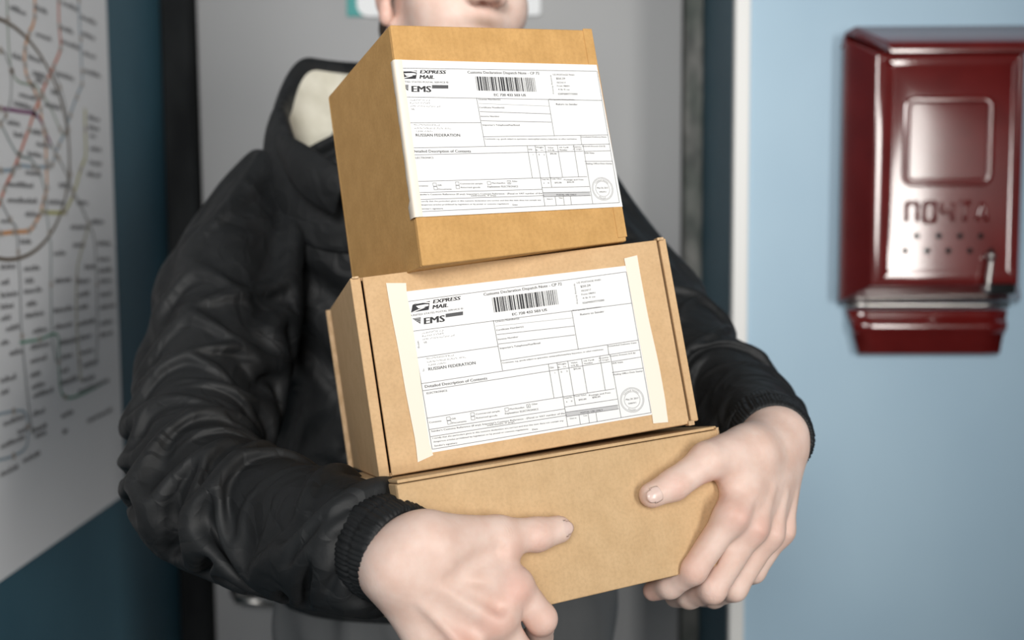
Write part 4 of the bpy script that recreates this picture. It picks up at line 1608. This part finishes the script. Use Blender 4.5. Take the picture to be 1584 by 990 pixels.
def cloth_obj(name, X, mat, parent, thick=0.0015, closed=True, sub=1):
    m_, n_ = X.shape[:2]
    o = mesh_obj(name, X.reshape(-1, 3), grid_faces(m_, n_, closed), mat, parent, True)
    if thick:
        so = o.modifiers.new('solid', 'SOLIDIFY')
        so.thickness = thick
        so.offset = 0
    if sub:
        sb = o.modifiers.new('sub', 'SUBSURF')
        sb.levels = sb.render_levels = sub
    return o


print('cloth...')
# torso of the jacket: rings from hem to neck
TZ = [(0.985, .178, .128), (1.02, .182, .130), (1.10, .176, .126), (1.20, .172, .124), (1.30, .176, .126), (1.38, .186, .124), (1.43, .196, .116), (1.465, .188, .106), (1.495, .152, .098), (1.52, .112, .090), (1.54, .090, .085)]
zz = np.array([t[0] for t in TZ])
mT, nT = 120, 150
s = np.linspace(0, 1, mT)
zs = np.interp(s, np.linspace(0, 1, 60), catmull(np.array(TZ), 1)[:1, 0].repeat(60)) if False else None
Q = catmull(np.array(TZ), 20)
dd = np.r_[0, np.cumsum(np.linalg.norm(np.diff(Q, axis=0), axis=1))]
Q = np.stack([np.interp(np.linspace(0, dd[-1], mT), dd, Q[:, i]) for i in range(3)], 1)
an = np.arange(nT) * 2 * math.pi / nT
XT = np.zeros((mT, nT, 3))
ex = 0.86
XT[..., 0] = XC + Q[:, 1:2] * np.sign(np.cos(an)) * np.abs(np.cos(an)) ** ex
XT[..., 1] = YC + Q[:, 2:3] * np.sign(np.sin(an)) * np.abs(np.sin(an)) ** ex
# shoulders slope down towards the arms
XT[..., 2] = Q[:, 0:1] - np.clip((np.abs(XT[..., 0] - XC) - .07) / .13, 0, 1) ** 1.2 * 0.022 * np.clip((Q[:, 0:1] - 1.36) / .1, 0, 1)
CT = np.stack([np.full(mT, XC), np.full(mT, YC), Q[:, 0]], 1)
TT = np.tile([0, 0, 1.0], (mT, 1))
XT2 = relax_cloth(XT, CT, TT, 1.05, 1.045, 90, 11, 0.90, 1.04, 0.0035, 0.08, pin=(3, 8))
jacket = cloth_obj('jacket', XT2, M['nylon'], person)
jacket['label'] = 'black nylon hooded jacket'

# sleeves
XS, CS, TS, rS = sweep(ARM_N, RAD_N, 210, 104)
axl = np.interp(np.linspace(0, 1, 209), [0, .1, .3, .55, .8, .93, 1], [1.02, 1.08, 1.14, 1.20, 1.18, 1.22, 1.1])
XS2 = relax_cloth(XS, CS, TS, axl, 1.07, 130, 5, 0.72, 1.08, 0.004, 0.06, grav=0.00004, pin=(4, 4))
cloth_obj('sleeve', XS2, M['nylon'], jacket)
XS, CS, TS, rS = sweep(ARM_F, RAD_F, 160, 96)
axl = np.interp(np.linspace(0, 1, 159), [0, .1, .5, .9, 1], [1.02, 1.08, 1.14, 1.14, 1.05])
XS3 = relax_cloth(XS, CS, TS, axl, 1.06, 100, 9, 0.75, 1.06, 0.004, 0.06, grav=0.00004, pin=(4, 4))
cloth_obj('sleeve', XS3, M['nylon'], jacket)


# elastic cuffs: gathered bands
def cuff(p0, p1, r0, r1, seed, gather):
    T = nrm(p1 - p0)
    u = nrm(np.cross(T, [0.2, 0.1, 1]))
    w = np.cross(T, u)
    rg = np.random.default_rng(seed)
    m_, n_ = 22, 260
    a = np.arange(n_) * 2 * math.pi / n_
    ph = np.cumsum(rg.uniform(.2, 1.8, n_))
    ph = ph / ph[-1] * 2 * math.pi * gather
    X = np.zeros((m_, n_, 3))
    for i in range(m_):
        t = i / (m_ - 1)
        r = r0 + (r1 - r0) * t + 0.0016 * math.sin(math.pi * min(1, t * 1.02)) - 0.0012 * math.exp(-((t - .5) / .05) ** 2)
        rr_ = r + 0.0008 * np.sin(ph + 0.8 * math.sin(t * 5 + 1)) * (1 - 0.5 * abs(t - .5))
        if t > 0.93:
            rr_ = rr_ - (t - .93) / .07 * 0.003
        X[i] = p0 + T * (t * np.linalg.norm(p1 - p0)) + rr_[:, None] * (np.cos(a)[:, None] * u + np.sin(a)[:, None] * w)
    return cloth_obj('cuff', X, M['nylon'], jacket, 0.0012, sub=0)


cuff(P(583, 842, .791), P(628, 862, .765), .0365, .0345, 1, 64)
cuff(P(1186, 664, .970), P(1199, 682, .925), .0345, .0325, 2, 64)

# hood lying open round the neck, cream inside
n_ = 120
th = np.arange(n_) * 2 * math.pi / n_          # 0 = towards the camera, pi/2 = picture left
fr = (1 + np.cos(th)) / 2                       # 1 front, 0 back
side = np.abs(np.sin(th))
cb = -np.cos(th)
sst = lambda a, b_, x: np.clip((x - a) / (b_ - a), 0, 1) ** 2 * (3 - 2 * np.clip((x - a) / (b_ - a), 0, 1))
ztop = 1.558 + 0.066 * sst(-.15, .55, cb) - 0.085 * sst(.1, 1, -cb)
rx, ry = 0.176, 0.125
rgh = np.random.default_rng(4)
wob = sum(rgh.normal() * np.cos(k_ * th + rgh.uniform(0, 6)) / k_ for k_ in range(2, 9)) * 0.0028


def ringh(sx, dz, wobs=1.0):
    return np.stack([XC + 0.006 - np.sign(np.sin(th)) * np.abs(np.sin(th)) ** .8 * (rx * sx + wob * wobs), YC - np.sign(np.cos(th)) * np.abs(np.cos(th)) ** .8 * (ry * sx + wob * wobs), ztop + dz + 0.6 * wob * wobs], 1)


outer = [ringh(1.06, -.085, .3), ringh(1.07, -.06), ringh(1.06, -.035, 1.4), ringh(1.02, -.014, 1.2), ringh(.985, -.003), ringh(.955, 0), ringh(.925, -.004), ringh(.90, -.018)]
H_ = np.stack(outer)
H2 = np.repeat(H_, 1, 0)
hood = cloth_obj('hood', H2, M['nylon'], jacket, 0.003, sub=2)
inner = np.stack([ringh(.905, -.014, .9), ringh(.87, -.035, 1.8), ringh(.80, -.060, 2.2), ringh(.66, -.080, 2.0), ringh(.50, -.092, .5)])
lin = cloth_obj('lining', inner, M['lining'], jacket, 0.002, sub=2)
lin['label'] = 'cream hood lining'
# front flap of the jacket beside the hood opening
fp = [(432, 205, 1.200), (452, 212, 1.165), (478, 226, 1.145), (505, 243, 1.13), (540, 262, 1.12)]
lo2 = [(430, 235, 1.205), (440, 258, 1.175), (452, 285, 1.158), (478, 312, 1.146), (520, 335, 1.135)]
V = []
A, B_ = catmull([P(*q) for q in fp], 6), catmull([P(*q) for q in lo2], 6)
X = np.stack([A + (B_ - A) * t - FWD * 0.010 * math.sin(math.pi * t) for t in np.linspace(0, 1, 8)])
cloth_obj('front_flap', X, M['nylon'], jacket, 0.0035, closed=False, sub=1)

# ------------------------------------------------------------------ trousers and shoes
g = SDF((XC - .30, 1.05, 0.03), (XC + .36, 1.55, 1.12), 0.008)
cc = lambda x, y, z: np.array([XC + .02 + x, YC + y, z])
g.ell(cc(0, 0, .99), (.195, .125, .13), k=.05)
for s_ in (-1, 1):
    g.cone(cc(s_ * .100, .0, .93), cc(s_ * .115, .0, .50), .100, .076, .04)
    g.cone(cc(s_ * .115, .0, .50), cc(s_ * .120, .02, .09), .076, .060, .03)
v, f = g.mesh(2)
d = v - np.array([XC, YC, 0])
a = np.arctan2(d[:, 1], d[:, 0])
wr = 0.0045 * np.sin(a * 9 + 3 * np.sin(d[:, 2] * 9)) + 0.003 * np.sin(a * 17 + d[:, 2] * 14)
rad = np.linalg.norm(d[:, :2], axis=1, keepdims=True)
v[:, :2] += d[:, :2] / rad * wr[:, None]
tr = mesh_obj('trousers', v, f, M['trouser'], person, True)
for s_ in (-1, 1):
    g = SDF(cc(s_ * .12, -.25, 0) - np.array([.08, .0, 0.004]), cc(s_ * .12, .12, .14) + np.array([.08, 0, 0]), 0.005)
    g.cone(cc(s_ * .12, .04, .05), cc(s_ * .13, -.14, .038), .044, .038, .02)
    g.cone(cc(s_ * .12, .03, .05), cc(s_ * .12, .03, .11), .044, .044, .02)
    v, f = g.mesh(2)
    v[:, 2] = np.maximum(v[:, 2], 0.001)
    mesh_obj('shoe', v, f, M['shoe'], person, True)
